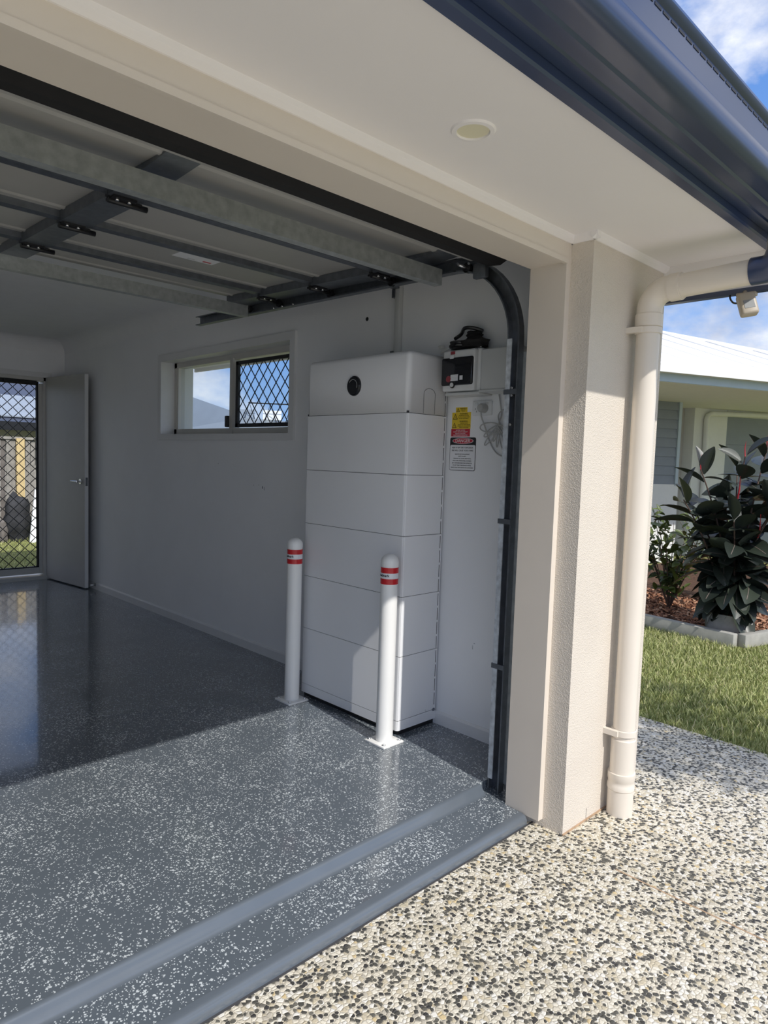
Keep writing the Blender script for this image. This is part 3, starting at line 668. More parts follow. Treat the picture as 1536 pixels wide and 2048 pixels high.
sh = tag(MB().rbox(-0.10, -0.001, -0.404, -0.20, 1.647, 1.660, 0.003, 2).build('cable_tray', MAT['plasticg']), 'thin pale tray under the breaker enclosure', 'tray')
# black gear lying on top of the boxes
gl = thing('cable_bundle', (-0.05, -0.29, 1.865), 'black gloves and cable bundle lying on top of the breaker enclosure', 'cable bundle')
def lump(cx, cy, cz, rx, ry, rz, seed):
    rr = random.Random(seed); bm = bmesh.new(); bmesh.ops.create_icosphere(bm, subdivisions=3, radius=1)
    for v in bm.verts:
        n = 1+0.16*math.sin(5*v.co.x+seed)*math.cos(4*v.co.y+2*seed)+0.10*math.sin(9*v.co.z+seed*3)
        v.co = V3((cx+v.co.x*rx*n, cy+v.co.y*ry*n, cz+max(v.co.z, -0.75)*rz*n))
    bm.verts.index_update(); m = MB(); m.add([v.co.copy() for v in bm.verts], [[v.index for v in f.verts] for f in bm.faces], True); bm.free(); return m
lump(-0.06, -0.245, 1.885, 0.045, 0.055, 0.026, 1).build('folded_pouch', MAT['black'], gl)
lump(-0.06, -0.335, 1.889, 0.045, 0.075, 0.032, 4).build('folded_pouch', MAT['rubber'], gl)
lump(-0.05, -0.325, 1.928, 0.028, 0.045, 0.022, 7).build('strap_loop', MAT['rubber'], gl)
pts = [(-0.06+0.02*math.sin(3*t), -0.30+0.075*math.cos(t)*1.0, 1.925+0.035*math.sin(t)) for t in np.linspace(-0.2, 2.6, 18)]
MB().tube(pts, 0.009, 8).build('cable_loop', MAT['black'], gl)
m = MB(); m.tube([(-0.02, -0.09, 1.868), (-0.03, -0.13, 1.878), (-0.05, -0.19, 1.885), (-0.055, -0.30, 1.872), (-0.075, -0.385, 1.868)], 0.0045, 8); m.build('white_cable', MAT['plasticw'], gl)
lump(-0.045, -0.118, 1.893, 0.014, 0.018, 0.010, 9).build('clear_tape', MAT['plasticg'], gl)

# conduit and saddle clips above the tower
cd = thing('wall_conduit', (-0.02, 0.215, 1.5), 'grey vertical cable conduit on the wall behind the battery tower', 'conduit')
m = MB(); m.rbox(-0.032, -0.001, 0.197, 0.233, 1.45, 2.30, 0.006, 2); m.build('duct', MAT['plasticg'], cd)
for z in (2.205, 1.885): MB().box(-0.036, -0.002, 0.228, 0.250, z-0.022, z+0.022).build('clip', MAT['galvdark'], cd)
tag(MB().lathe([(0.0001, -0.0025), (0.010, -0.002), (0.0115, -0.0001)], (0.0, 0.475, 2.107), 14, 'x').build('wall_plug', MAT['black']), 'small black fixing hole cap on the wall left of the conduit', 'wall plug')

# warning stickers
def sticker(name, y0, y1, z0, z1, mat, label, t=0.0012):
    return tag(MB().box(-t, -0.0001, y1, y0, z0, z1).build(name, MAT[mat]), label, 'sticker')
def triangle(par, y, z, h):
    a = MB(); a.add([(-0.0015, y-h*0.56, z), (-0.0015, y+h*0.56, z), (-0.0015, y, z+h), (-0.0002, y-h*0.56, z), (-0.0002, y+h*0.56, z), (-0.0002, y, z+h)], [(0,1,2),(3,5,4),(0,3,4,1),(1,4,5,2),(2,5,3,0)]); o = a.build('warning_triangle', MAT['ink'], par)
    a = MB(); k = 0.66; zc = z+h*0.33
    a.add([(-0.0019, y-h*0.56*k, zc-h*0.33*k), (-0.0019, y+h*0.56*k, zc-h*0.33*k), (-0.0019, y, zc+h*0.67*k), (-0.0013, y-h*0.56*k, zc-h*0.33*k), (-0.0013, y+h*0.56*k, zc-h*0.33*k), (-0.0013, y, zc+h*0.67*k)], [(0,1,2),(3,5,4),(0,3,4,1),(1,4,5,2),(2,5,3,0)]); i = a.build('triangle_field', MAT['yellow'], o)
    a = MB(); a.add([(-0.0022, y-0.06*h, zc+h*0.34), (-0.0022, y+0.10*h, zc+h*0.03), (-0.0022, y+0.0*h, zc+h*0.03), (-0.0022, y+0.07*h, zc-h*0.22), (-0.0022, y-0.11*h, zc+h*0.12), (-0.0022, y-0.01*h, zc+h*0.12)], [(0,1,2,3,4,5)]); a.build('bolt_symbol', MAT['ink'], i)
st = sticker('warning_sticker', -0.189, -0.260, 1.576, 1.600, 'yellow', 'smallest yellow warning sticker, topmost on the wall')
triangle(st, -0.203, 1.578, 0.019)
text('WARNING', 0.0085, (-0.0014, -0.236, 1.594), WX, WY, MAT['ink'], st, squeeze=1.0); text('DUAL SUPPLY', 0.0052, (-0.0014, -0.236, 1.587), WX, WY, MAT['ink'], st); text('ISOLATE', 0.0052, (-0.0014, -0.236, 1.581), WX, WY, MAT['ink'], st)
st = sticker('warning_sticker', -0.167, -0.283, 1.496, 1.5755, 'yellow', 'larger yellow sticker with two warning triangles and black print')
triangle(st, -0.187, 1.542, 0.028); triangle(st, -0.183, 1.501, 0.025)
text('WARNING', 0.0105, (-0.0014, -0.240, 1.568), WX, WY, MAT['ink'], st)
for z, tx in ((1.560, 'HAZARDOUS VOLTAGE'), (1.553, 'BATTERY STORAGE SYSTEM'), (1.546, 'DO NOT DISCONNECT')): text(tx, 0.0062, (-0.0014, -0.240, z), WX, WY, MAT['ink'], st, squeeze=0.92)
text('WARNING', 0.0105, (-0.0014, -0.240, 1.532), WX, WY, MAT['ink'], st)
for z, tx in ((1.523, 'MULTIPLE SUPPLIES'), (1.516, 'ISOLATE ALL SUPPLIES BEFORE'), (1.509, 'WORKING ON THIS EQUIPMENT'), (1.502, 'REFER TO PROCEDURE')): text(tx, 0.0062, (-0.0014, -0.243, z), WX, WY, MAT['ink'], st, squeeze=0.88)
st = sticker('warning_sticker', -0.164, -0.281, 1.459, 1.4955, 'stickred', 'dark red sticker with white print directly above the danger sign')
for z, tx in ((1.489, 'BATTERY SYSTEM'), (1.481, 'SHORT CIRCUIT CURRENT'), (1.473, 'MAX DC VOLTAGE'), (1.465, 'MAINTENANCE ISOLATOR')): text(tx, 0.0078, (-0.0014, -0.2225, z), WX, WY, MAT['signwhite'], st, squeeze=0.95)
# danger sign
dg = thing('danger_sign', (-0.002, -0.24, 1.292), 'rounded white danger sign about battery explosion and toxic fumes', 'sign')
def rrect(y0, y1, z0, z1, r, n=5):
    p = []
    for (cy, cz, a0) in ((y1-r, z1-r, 0), (y0+r, z1-r, 90), (y0+r, z0+r, 180), (y1-r, z0+r, 270)):
        p += [(cy+r*math.cos(math.radians(a0+90*i/n)), cz+r*math.sin(math.radians(a0+90*i/n))) for i in range(n+1)]
    return p
MB().prism(rrect(-0.3205, -0.160, 1.293, 1.4545, 0.010), 'x', -0.0012, -0.0001).build('border', MAT['ink'], dg)
MB().prism(rrect(-0.3180, -0.1625, 1.2955, 1.418, 0.008), 'x', -0.0018, -0.0008).build('plate', MAT['signwhite'], dg)
el = [(-0.240+0.065*math.cos(a), 1.4375+0.0145*math.sin(a)) for a in np.linspace(0, 2*math.pi, 33)[:-1]]
MB().prism(el, 'x', -0.0016, -0.0008).build('oval_rim', MAT['signwhite'], dg)
el = [(-0.240+0.062*math.cos(a), 1.4375+0.0128*math.sin(a)) for a in np.linspace(0, 2*math.pi, 33)[:-1]]
MB().prism(el, 'x', -0.0021, -0.0008).build('red_oval', MAT['stickred'], dg)
text('DANGER', 0.0225, (-0.0025, -0.240, 1.4372), WX, WY, MAT['signwhite'], dg, squeeze=1.02)
text('RISK OF BATTERY EXPLOSION', 0.0108, (-0.0021, -0.240, 1.4045), WX, WY, MAT['ink'], dg, squeeze=0.88)
text('FIRE WILL CAUSE TOXIC FUMES', 0.0108, (-0.0021, -0.240, 1.3905), WX, WY, MAT['ink'], dg, squeeze=0.86)
for z, tx in ((1.3725, 'WEAR PROTECTIVE EQUIPMENT'), (1.3625, 'SAFETY GLASSES,'), (1.3515, 'CHEMICAL FULL GLOVES AND BOOTS,'), (1.3405, 'STRUCTURAL FIREFIGHTING CLOTHING,'), (1.3295, 'SELF CONTAINED BREATHING APPARATUS,'), (1.3185, 'DO NOT TAKE CHARGER INTO WATER,'), (1.3075, 'REMOVE ONLY WITH VENTILATED CONTAINER')):
    text(tx, 0.0072, (-0.0021, -0.240, z), WX, WY, MAT['ink'], dg, squeeze=0.88)

# power point, plug and cords
pp = thing('power_outlet', (-0.01, -0.354, 1.56), 'white double power outlet on the wall below the boxes', 'power outlet')
MB().rbox(-0.012, -0.0001, -0.411, -0.298, 1.558, 1.626, 0.004, 2).build('face_plate', MAT['plasticw'], pp)
for y in (-0.325, -0.384): MB().rbox(-0.0155, -0.011, y-0.008, y+0.008, 1.606, 1.618, 0.0015, 2).build('switch', MAT['plasticg'], pp)
for yy, zz in ((-0.318, 1.588), (-0.332, 1.588), (-0.325, 1.576)): MB().box(-0.0125, -0.0115, yy-0.0012, yy+0.0012, zz-0.004, zz+0.004).build('pin_slot', MAT['seam'], pp)
pl = thing('power_plug', (-0.03, -0.372, 1.57), 'grey power plug with cord pushed into the white outlet', 'power plug')
MB().lathe([(0.0001, -0.052), (0.016, -0.050), (0.021, -0.040), (0.022, -0.0125)], (0, -0.372, 1.590), 20, 'x').build('plug_body', MAT['cord'], pl)
pts = [(-0.042, -0.374, 1.574), (-0.042, -0.380, 1.545), (-0.03, -0.389, 1.51), (-0.02, -0.395, 1.48), (-0.012, -0.408, 1.44), (-0.010, -0.432, 1.40), (-0.010, -0.462, 1.375), (-0.012, -0.51, 1.362), (-0.014, -0.56, 1.36), (-0.014, -0.62, 1.368)]
def smoothpath(P, n=6):
    P = [V3(p) for p in P]; out = []
    for i in range(len(P)-1):
        p0, p1, p2, p3 = P[max(i-1, 0)], P[i], P[i+1], P[min(i+2, len(P)-1)]
        for k in range(n):
            t = k/n; out.append(0.5*((2*p1)+(p2-p0)*t+(2*p0-5*p1+4*p2-p3)*t*t+(3*p1-p0-3*p2+p3)*t**3))
    return out+[P[-1]]
MB().tube(smoothpath(pts), 0.0036, 7).build('cord', MAT['cord'], pl)
cc_ = thing('coiled_cord', (-0.02, -0.47, 1.40), 'coil of grey cord tied up beside the power outlet', 'cord')
MB().tube(smoothpath([(-0.012, -0.452, 1.652), (-0.010, -0.462, 1.60), (-0.012, -0.470, 1.56), (-0.016, -0.462, 1.525), (-0.018, -0.468, 1.508)]), 0.0032, 7).build('lead', MAT['cord'], cc_)
for k in range(7):
    a = math.radians(-150+k*19); ln = 0.050+0.012*math.sin(k*2.1); wd = 0.010+0.003*math.cos(k)
    ax = V3((0, math.cos(a)*-1, math.sin(a))); pe = V3((0, ax.z, -ax.y)); o0 = V3((-0.016-0.002*k, -0.468, 1.508))
    loop = [o0+ax*ln*(1-math.cos(t))+pe*wd*math.sin(t)+V3((-0.004*math.sin(t/2), 0, 0)) for t in np.linspace(0, 2*math.pi, 20)]
    MB().tube(loop, 0.0028, 6, caps=False).build('loop', MAT['cord'], cc_)
loop = [V3((-0.022, -0.415+0.058*math.cos(t), 1.500+0.022*math.sin(t))) for t in np.linspace(0, 2*math.pi, 24)]
MB().tube(loop, 0.0030, 6, caps=False).build('loop', MAT['cord'], cc_)
MB().tube(smoothpath([(-0.018, -0.47, 1.51), (-0.016, -0.455, 1.55), (-0.014, -0.47, 1.575), (-0.012, -0.50, 1.585)]), 0.0030, 6).build('loop', MAT['cord'], cc_)
# scuffs on the wall paint
for (y, z, ly, lz) in ((1.56, 1.135, 0.010, 0.004), (1.455, 1.125, 0.012, 0.020), (1.435, 1.118, 0.006, 0.026), (1.50, 1.14, 0.006, 0.006), (2.02, 1.27, 0.008, 0.005), (-0.352, 0.44, 0.003, 0.024), (-0.362, 0.46, 0.010, 0.003)):
    MB().add([(-0.0004, y-ly/2, z-lz/2), (-0.0004, y+ly/2, z-lz/3), (-0.0004, y+ly/3, z+lz/2), (-0.0004, y-ly/4, z+lz/3)], [(0,1,2,3)]).build('scuff_mark', MAT['plasticg'] if ly > 1 else MAT['galvdark'], wall_right)

# ================================================================== overhead sectional door
gd = thing('garage_door', (-2.7, 0.35, 2.2), 'raised sectional garage door seen from below, galvanised struts', 'garage door')
X0, X1 = -5.10, -0.345
zs = lambda y: 2.205+0.03*(y+0.36)        # underside of the skin
joints = [-0.485, -0.035, 0.415, 0.865, 1.20]
for a, c_ in zip(joints[:-1], joints[1:]):
    n = 1; m = MB()
    ribs = [(a+0.002, 0), (a+0.05, 0), (a+0.06, 0.006), (a+0.075, 0.006), (a+0.085, 0), (c_-0.085, 0), (c_-0.075, 0.006), (c_-0.06, 0.006), (c_-0.05, 0), (c_-0.002, 0)]
    pr = [(y, zs(y)-h) for y, h in ribs]+[(c_-0.002, zs(c_)+0.04), (a+0.002, zs(a)+0.04)]
    m.prism(pr, 'x', X0, X1).build('door_section', MAT['doorskin'], gd)
for y in joints[1:4]:
    MB().prism([(y-0.022, zs(y)+0.002), (y-0.022, zs(y)-0.026), (y+0.012, zs(y)-0.030), (y+0.022, zs(y)-0.012), (y+0.022, zs(y)+0.002)], 'x', X0, X1-0.01).build('joint_rail', MAT['galvdark'], gd)
stx = [-1.60, -2.80, -4.00]
for a, c_ in zip(joints[:-1], joints[1:]):
    for x in stx+[X1-0.055]:
        w_ = 0.055
        m = MB(); m.add([(x-w_, a+0.012, zs(a)-0.001), (x-w_, a+0.012, zs(a)-(0.04 if a > -0.4 else 0.006)), (x+w_, a+0.012, zs(a)-(0.04 if a > -0.4 else 0.006)), (x+w_, a+0.012, zs(a)-0.001),
                         (x-w_, c_-0.012, zs(c_)-0.001), (x-w_, c_-0.012, zs(c_)-0.04), (x+w_, c_-0.012, zs(c_)-0.04), (x+w_, c_-0.012, zs(c_)-0.001)],
                        [(0,1,2,3),(7,6,5,4),(0,4,5,1),(1,5,6,2),(2,6,7,3),(3,7,4,0)])
        m.build('stile', MAT['galvdark'], gd)
def strut(y, z0, z1):
    t = 0.0025
    pr = [(y, z0), (y+0.042, z0), (y+0.042, z0+0.012), (y+0.042-t, z0+0.012), (y+0.042-t, z0+t), (y+t, z0+t), (y+t, z1-t), (y+0.042-t, z1-t), (y+0.042-t, z1-0.012), (y+0.042, z1-0.012), (y+0.042, z1), (y, z1)]
    MB().prism(pr, 'x', X0, X1+0.008).build('strut', MAT['galv'], gd)
strut(-0.362, 2.093, 2.160); strut(1.145, 2.148, 2.212)
for y in joints[1:4]:
    for x in stx+[X1-0.055]:
        z = zs(y)-0.040; m = MB()
        m.box(x-0.045, x+0.035, y-0.035, y+0.03, z-0.008, z); m.cyl((x-0.05, y, z-0.010), (x+0.085, y, z-0.010), 0.010, n=10); m.box(x+0.035, x+0.062, y-0.012, y+0.02, z-0.008, z)
        hg = m.build('hinge', MAT['black'], gd)
        for dx, dy in ((-0.028, -0.022), (0.012, -0.024), (0.018, 0.018)): MB().cyl((x+dx, y+dy, z-0.006), (x+dx, y+dy, z-0.014), 0.0065, n=6).build('bolt', MAT['chrome'], hg)
for y in joints[:4]+[1.16]:
    z = zs(y)-0.052
    m = MB(); m.cyl((X1-0.03, y, z), (X1+0.05, y, z), 0.006, n=8); m.build('roller_axle', MAT['chrome'], gd)
    m = MB(); m.cyl((X1+0.02, y, z), (X1+0.036, y, z), 0.021, n=18); m.build('roller', MAT['black'], gd)
# bottom rail, rubber weather seal
m = MB(); m.prism([(-0.50, 2.205), (-0.50, 2.178), (-0.515, 2.168), (-0.535, 2.168), (-0.545, 2.18), (-0.545, 2.24), (-0.50, 2.24)], 'x', X0, X1+0.01); m.build('bottom_rail', MAT['doorskin'], gd)
m = MB(); m.prism([(-0.545, 2.165), (-0.60, 2.135), (-0.66, 2.128), (-0.70, 2.145), (-0.70, 2.20), (-0.545, 2.245)], 'x', X0, X1+0.02, smooth=False); m.build('weather_seal', MAT['rubber'], gd)
lb = MB().box(-1.09, -0.885, 0.487, 0.617, zs(0.55)-0.0012, zs(0.55)+0.004).build('rating_label', MAT['signwhite'], gd)
MB().box(-1.07, -0.895, 0.512, 0.516, zs(0.55)-0.002, zs(0.55)+0.0).build('print_line', MAT['stickred'], lb)
MB().box(-0.945, -0.905, 0.585, 0.600, zs(0.55)-0.002, zs(0.55)+0.0).build('print_line', MAT['stickred'], lb)
MB().box(-1.02, -0.985, 0.59, 0.602, zs(0.55)-0.002, zs(0.55)+0.0).build('print_line', MAT['plasticg'], lb)

# ------------------------------------------------------------------ door track
tr = thing('door_track', (-0.30, -0.75, 0), 'dark steel roller track curving from the doorway up under the ceiling', 'door track')
cy_, cz_, Rc = -0.405, 1.835, 0.335
path = [(-0.74, -0.03), (-0.74, 0.9)]+[(-0.74, 1.4)]+[(cy_-Rc*math.cos(a), cz_+Rc*math.sin(a)) for a in np.linspace(0, math.pi/2-0.03, 14)]+[(0.2, 2.178), (1.0, 2.19), (1.78, 2.20)]
def channel(pts, name, mat, x_off=0.0):
    """C-shaped track section swept along a path in the Y-Z plane"""
    sec = [(0.0, -0.022), (0.0, -0.028), (0.034, -0.028), (0.036, 0.028), (0.0, 0.028), (0.0, 0.022), (0.0025, 0.022), (0.0025, 0.0255), (0.0335, 0.0255), (0.0315, -0.0255), (0.0025, -0.0255), (0.0025, -0.022)]
    n = len(sec); vs = []; P = [V3((0, p[0], p[1])) for p in pts]
    for i, p in enumerate(P):
        d = (P[min(i+1, len(P)-1)]-P[max(i-1, 0)]).normalized(); nrm = V3((0, d.z, -d.y))
        vs += [p+V3((-0.325+x_off+a, 0, 0))+nrm*c_ for a, c_ in sec]
    fs = [(i*n+j, i*n+(j+1) % n, (i+1)*n+(j+1) % n, (i+1)*n+j) for i in range(len(P)-1) for j in range(n)]
    m = MB(); m.add(vs, fs); m.add(vs, [list(range(n)), list(range((len(P)-1)*n, len(P)*n))[::-1]])
    return m.build(name, mat, tr)
channel([p for p in path if p[1] < 1.72 and p[0] < -0.7], 'vertical_track', MAT['galvdark'])
channel([(-0.74, 1.40)]+[p for p in path if p[1] > 1.72 and p[0] < -0.35], 'curved_track', MAT['galvdark'])
channel([(-0.43, 2.1695)]+[p for p in path if p[0] > 0], 'horizontal_track', MAT['galvdark'])
# steel angle fixing the vertical track to the jamb; lighter strip paints in the light on the track's web
MB().box(-0.290, -0.286, -0.83, -0.712, 0.0, 1.78).build('wall_angle', MAT['galv'], tr)
MB().box(-0.3285, -0.3240, -0.735, -0.713, 0.02, 1.83).build('lit_web_strip', MAT['galvlit'], tr)
for z in (1.62, 1.10, 0.5): MB().box(-0.331, -0.322, -0.77, -0.708, z-0.010, z+0.010).build('joint_bracket', MAT['galvdark'], tr)
for z in (1.635, 1.605, 1.49): MB().cyl((-0.322, -0.748, z), (-0.334, -0.748, z), 0.005, n=6).build('bolt', MAT['chrome'], tr)
for y, z in ((-0.50, 2.163), (-0.44, 2.172), (0.72, 2.163), (0.82, 2.165), (0.90, 2.166)): MB().cyl((-0.322, y, z), (-0.331, y, z), 0.0055, n=6).build('bolt', MAT['chrome'], tr)
MB().rbox(-0.345, -0.318, -0.60, -0.535, 2.09, 2.15, 0.006, 2).build('roller_bracket', MAT['galvdark'], tr)
MB().box(-0.31, -0.29, 1.30, 1.34, 2.22, 2.43).build('ceiling_hanger', MAT['galvdark'], tr)
MB().box(-0.31, -0.001, 0.20, 0.235, 2.225, 2.232).build('wall_bracket', MAT['galvdark'], tr)

# ================================================================== downlight, downpipe, sensor
dl = thing('downlight', (-1.217, -1.225, SZ), 'round recessed white downlight in the eave lining', 'downlight')
MB().lathe([(0.041, -0.001), (0.043, -0.006), (0.054, -0.005), (0.0575, 0.0)], (-1.217, -1.225, SZ), 40).build('trim_ring', MAT['soffit'], dl)
MB().lathe([(0.0001, -0.0012), (0.041, -0.0012), (0.0425, -0.003)], (-1.217, -1.225, SZ), 40).build('diffuser', MAT['lens'], dl)

dp = thing('downpipe', (0.005, -1.135, GZ), 'cream round downpipe with elbow strapped to the pier', 'downpipe')
px, py, pr_ = 0.005, -1.137, 0.0435
MB().cyl((px, py, 0.10), (px, py, 1.905), pr_, n=36).build('pipe', MAT['pipe'], dp)
MB().lathe([(pr_+0.0005, 0.24), (pr_+0.0045, 0.235), (pr_+0.0045, 0.09), (pr_-0.001, 0.085)], (px, py, 0), 36).build('joining_sleeve', MAT['pipe'], dp)
MB().lathe([(pr_-0.002, 0.10), (pr_+0.0105, 0.097), (pr_+0.0105, 0.07), (pr_+0.008, 0.066), (pr_+0.008, 0.05), (pr_+0.0105, 0.046), (pr_+0.0105, 0.03), (pr_+0.0075, 0.026), (pr_+0.0075, GZ)], (px, py, 0), 36).build('ground_socket', MAT['pipe'], dp)
hz_ = 2.018; ra = 0.075
arc = [(px, py-ra+ra*math.cos(a), hz_-ra+ra*math.sin(a)) for a in np.linspace(0, math.pi/2, 12)]
MB().tube([(px, py, 1.885)]+arc+[(px, py-ra-0.05, hz_+0.001)], pr_+0.004, 36).build('elbow', MAT['pipe'], dp)
MB().lathe([(pr_+0.004, 1.93), (pr_+0.0075, 1.926), (pr_+0.0075, 1.88), (pr_, 1.876)], (px, py, 0), 36).build('elbow_socket', MAT['pipe'], dp)
MB().cyl((px, py-ra-0.02, hz_+0.001), (px, -1.512, hz_+0.012), pr_, n=36).build('horizontal_pipe', MAT['pipe'], dp)
MB().cyl((px, py-ra-0.005, hz_), (px, py-ra-0.045, hz_+0.001), pr_+0.0075, n=36).build('elbow_socket', MAT['pipe'], dp)
MB().tube([(px, -1.50, hz_+0.012), (px, -1.545, hz_+0.013), (px, -1.575, hz_+0.03), (px, -1.59, hz_+0.07), (px, -1.59, 2.19)], pr_+0.004, 32).build('gutter_outlet', MAT['navy'], dp)
for z in (1.865, 0.19+0.075):
    m = MB(); m.lathe([(pr_+0.001, z-0.013), (pr_+0.006, z-0.011), (pr_+0.006, z+0.011), (pr_+0.001, z+0.013)], (px, py, 0), 32)
    m.box(px-0.058, px-0.038, py, PY, z-0.011, z+0.011); m.build('strap', MAT['pipe'], dp)

sn = thing('motion_sensor', (0.24, -1.42, 2.0), 'beige motion sensor hanging tilted under the eave end', 'sensor')
cS = V3((0.205, -1.425, 1.962)); az = V3((0.16, 0.33, 0.93)).normalized()
look = V3((-0.70, -0.62, -0.35)); look = (look-az*look.dot(az)).normalized(); ax_ = az.cross(look)
def orbox(c, ax, ay, az, hx, hy, hz, r, seg=3):
    bm = bmesh.new(); bmesh.ops.create_cube(bm, size=2)
    for v in bm.verts: v.co = V3((v.co.x*hx, v.co.y*hy, v.co.z*hz))
    bmesh.ops.bevel(bm, geom=bm.edges[:], offset=r, segments=seg, profile=0.5, affect='EDGES'); bm.verts.index_update()
    m = MB(); m.add([V3(c)+ax*v.co.x+ay*v.co.y+az*v.co.z for v in bm.verts], [[v.index for v in f.verts] for f in bm.faces], True); bm.free(); return m
orbox(cS, ax_, look, az, 0.031, 0.018, 0.045, 0.009).build('housing', MAT['sensorbody'], sn)
orbox(cS+look*0.0172-az*0.006, ax_, look, az, 0.019, 0.002, 0.017, 0.0008, 1).build('lens', MAT['sensorlens'], sn)
orbox(cS-look*0.012+az*0.0, ax_, look, az, 0.026, 0.016, 0.036, 0.008).build('rear_shell', MAT['galvdark'], sn)
MB().cyl(cS+az*0.035-look*0.01, V3((0.25, -1.40, 2.02)), 0.010, n=10).build('swivel_arm', MAT['sensorbody'], sn)
MB().rbox(0.236, 0.266, -1.44, -1.37, 2.004, 2.0185, 0.003, 2).build('mounting_base', MAT['sensorbody'], sn)
MB().tube(smoothpath([(0.245, -1.345, 2.016), (0.235, -1.352, 1.998), (0.215, -1.372, 1.978), (0.208, -1.395, 1.972)]), 0.0035, 7).build('cable', MAT['black'], sn)

# ================================================================== right-hand garden
OUT = -0.098
lawn = struct(MB().prism([(1.13, -14), (9, -14), (9, -2.0), (5.9, -1.16), (3.30, -0.45), (3.68, 2.6), (3.68, 9), (1.13, 9)], 'z', -0.3, OUT).build('lawn', MAT['turf']), 'lawn between the path and the garden bed')
struct(MB().box(-60, 80, 9.0, 90, -0.4, -0.14).build('ground_behind', MAT['turf']), 'grass ground behind the houses')
struct(MB().box(1.13, 80, -60, 9, -0.4, -0.13).build('ground_beside', MAT['turf']), 'grass ground beside the neighbour')
struct(MB().box(-60, 1.13, -60, -14, -0.4, -0.12).build('street', MAT['concrete']), 'pale street beyond the driveway')
struct(MB().box(-60, -9, -14, 90, -0.4, -0.13).build('ground_left', MAT['turf']), 'grass ground left of the house')
struct(MB().box(-9, 1.13, 5.0, 9.0, -0.3, -0.10).build('back_lawn', MAT['turf']), 'back lawn beyond the rear door')
def stuff_mesh(name, verts, faces, tone, mat, label, cat):
    me = bpy.data.meshes.new(name); me.from_pydata(verts, [], faces)
    at = me.attributes.new('tone', 'FLOAT', 'FACE'); at.data.foreach_set('value', tone)
    me.materials.append(mat); o = bpy.data.objects.new(name, me); COL.objects.link(o)
    return tag(o, label, cat, None, 'stuff')
def grass(name, n, x0, x1, y0, y1, z, h0, h1, label, keep=None):
    xs = RNG.uniform(x0, x1, n); ys = RNG.uniform(y0, y1, n); a = RNG.uniform(0, 6.283, n); h = RNG.uniform(h0, h1, n)
    le = RNG.uniform(0.2, 0.9, n); b_ = RNG.uniform(0, 6.283, n); wd = RNG.uniform(0.002, 0.0042, n); tn = np.clip(RNG.normal(0.45, 0.24, n), 0, 1)
    vs = []; fs = []; tone = []
    for i in range(n):
        if keep and not keep(xs[i], ys[i]): continue
        dx, dy = math.cos(a[i])*wd[i], math.sin(a[i])*wd[i]; lx, ly = math.cos(b_[i])*le[i]*h[i], math.sin(b_[i])*le[i]*h[i]; k = len(vs)
        x, y = xs[i], ys[i]
        vs += [(x-dx, y-dy, z), (x+dx, y+dy, z), (x+lx*0.45-dx*0.7, y+ly*0.45-dy*0.7, z+h[i]*0.62), (x+lx*0.45+dx*0.7, y+ly*0.45+dy*0.7, z+h[i]*0.62), (x+lx, y+ly, z+h[i])]
        fs += [(k, k+1, k+3, k+2), (k+2, k+3, k+4)]; tone += [tn[i], min(1, tn[i]+0.15)]
    return stuff_mesh(name, vs, fs, tone, MAT['grass'], label, 'grass')
grass('lawn_grass', 74000, 1.08, 4.4, -2.1, 1.5, OUT-0.005, 0.02, 0.055, 'short green lawn grass beside the path', lambda x, y: (x < 3.255+0.13*(y+0.475) and y > -0.56) or y < -0.575-0.274*(x-3.33))
grass('back_lawn_grass', 14000, -1.0, 2.2, 6.0, 9.6, -0.12, 0.03, 0.07, 'sunny green lawn grass seen through the rear door')

bed = struct(MB().prism([(3.33, -0.46), (3.80, -0.585), (5.9, -1.15), (8.5, -1.15), (8.5, 1.9), (3.62, 1.9)], 'z', -0.3, -0.045).build('garden_bed', MAT['mulchsoil']), 'mulched garden bed')
def sleeper(p0, p1, z1, label):
    p0, p1 = V3((p0[0], p0[1], 0)), V3((p1[0], p1[1], 0)); d_ = (p1-p0).normalized(); n_ = V3((d_.y, -d_.x, 0)); c_ = (p0+p1)/2; zc_ = (z1-0.13)/2
    tag(orbox((c_.x, c_.y, zc_), d_, n_, V3((0, 0, 1)), (p1-p0).length/2, 0.036, (z1+0.13)/2, 0.006, 2).build('garden_sleeper', MAT['sleeper']), label, 'garden edging', 'sleepers edging the bed')
sleeper((3.305, -0.475), (3.70, 2.6), 0.012, 'long grey sleeper edging the bed, running away from the camera')
sleeper((3.35, -0.505), (3.77, -0.620), 0.008, 'short pale sleeper on the sunny front of the bed')
sleeper((3.785, -0.624), (5.9, -1.20), 0.010, 'sleeper continuing the front edge toward the right')
n = 3200; vs = []; fs = []; tone = []
for i in range(n):
    x = RNG.uniform(3.38, 5.0); y = RNG.uniform(-0.45-0.268*(x-3.3), 1.6); x += 0.13*(y+0.46) if x < 3.5 else 0; l, wd, th = RNG.uniform(0.012, 0.035), RNG.uniform(0.006, 0.014), 0.004
    q = Matrix.Rotation(RNG.uniform(0, 6.28), 3, 'Z') @ Matrix.Rotation(RNG.uniform(-0.6, 0.6), 3, 'X') @ Matrix.Rotation(RNG.uniform(-0.6, 0.6), 3, 'Y'); k = len(vs)
    for sx in (-1, 1):
        for sy in (-1, 1):
            for sz in (-1, 1): vs.append(tuple(V3((x, y, -0.036+RNG.uniform(0, 0.012))) + q @ V3((sx*l, sy*wd, sz*th))))
    fs += [tuple(k+j for j in f) for f in [(0,1,3,2),(4,6,7,5),(0,4,5,1),(2,3,7,6),(0,2,6,4),(1,5,7,3)]]; tone += [RNG.uniform(0, 1)]*6
stuff_mesh('bark_mulch', vs, fs, tone, MAT['chips'], 'loose brown bark mulch in the garden bed', 'mulch')

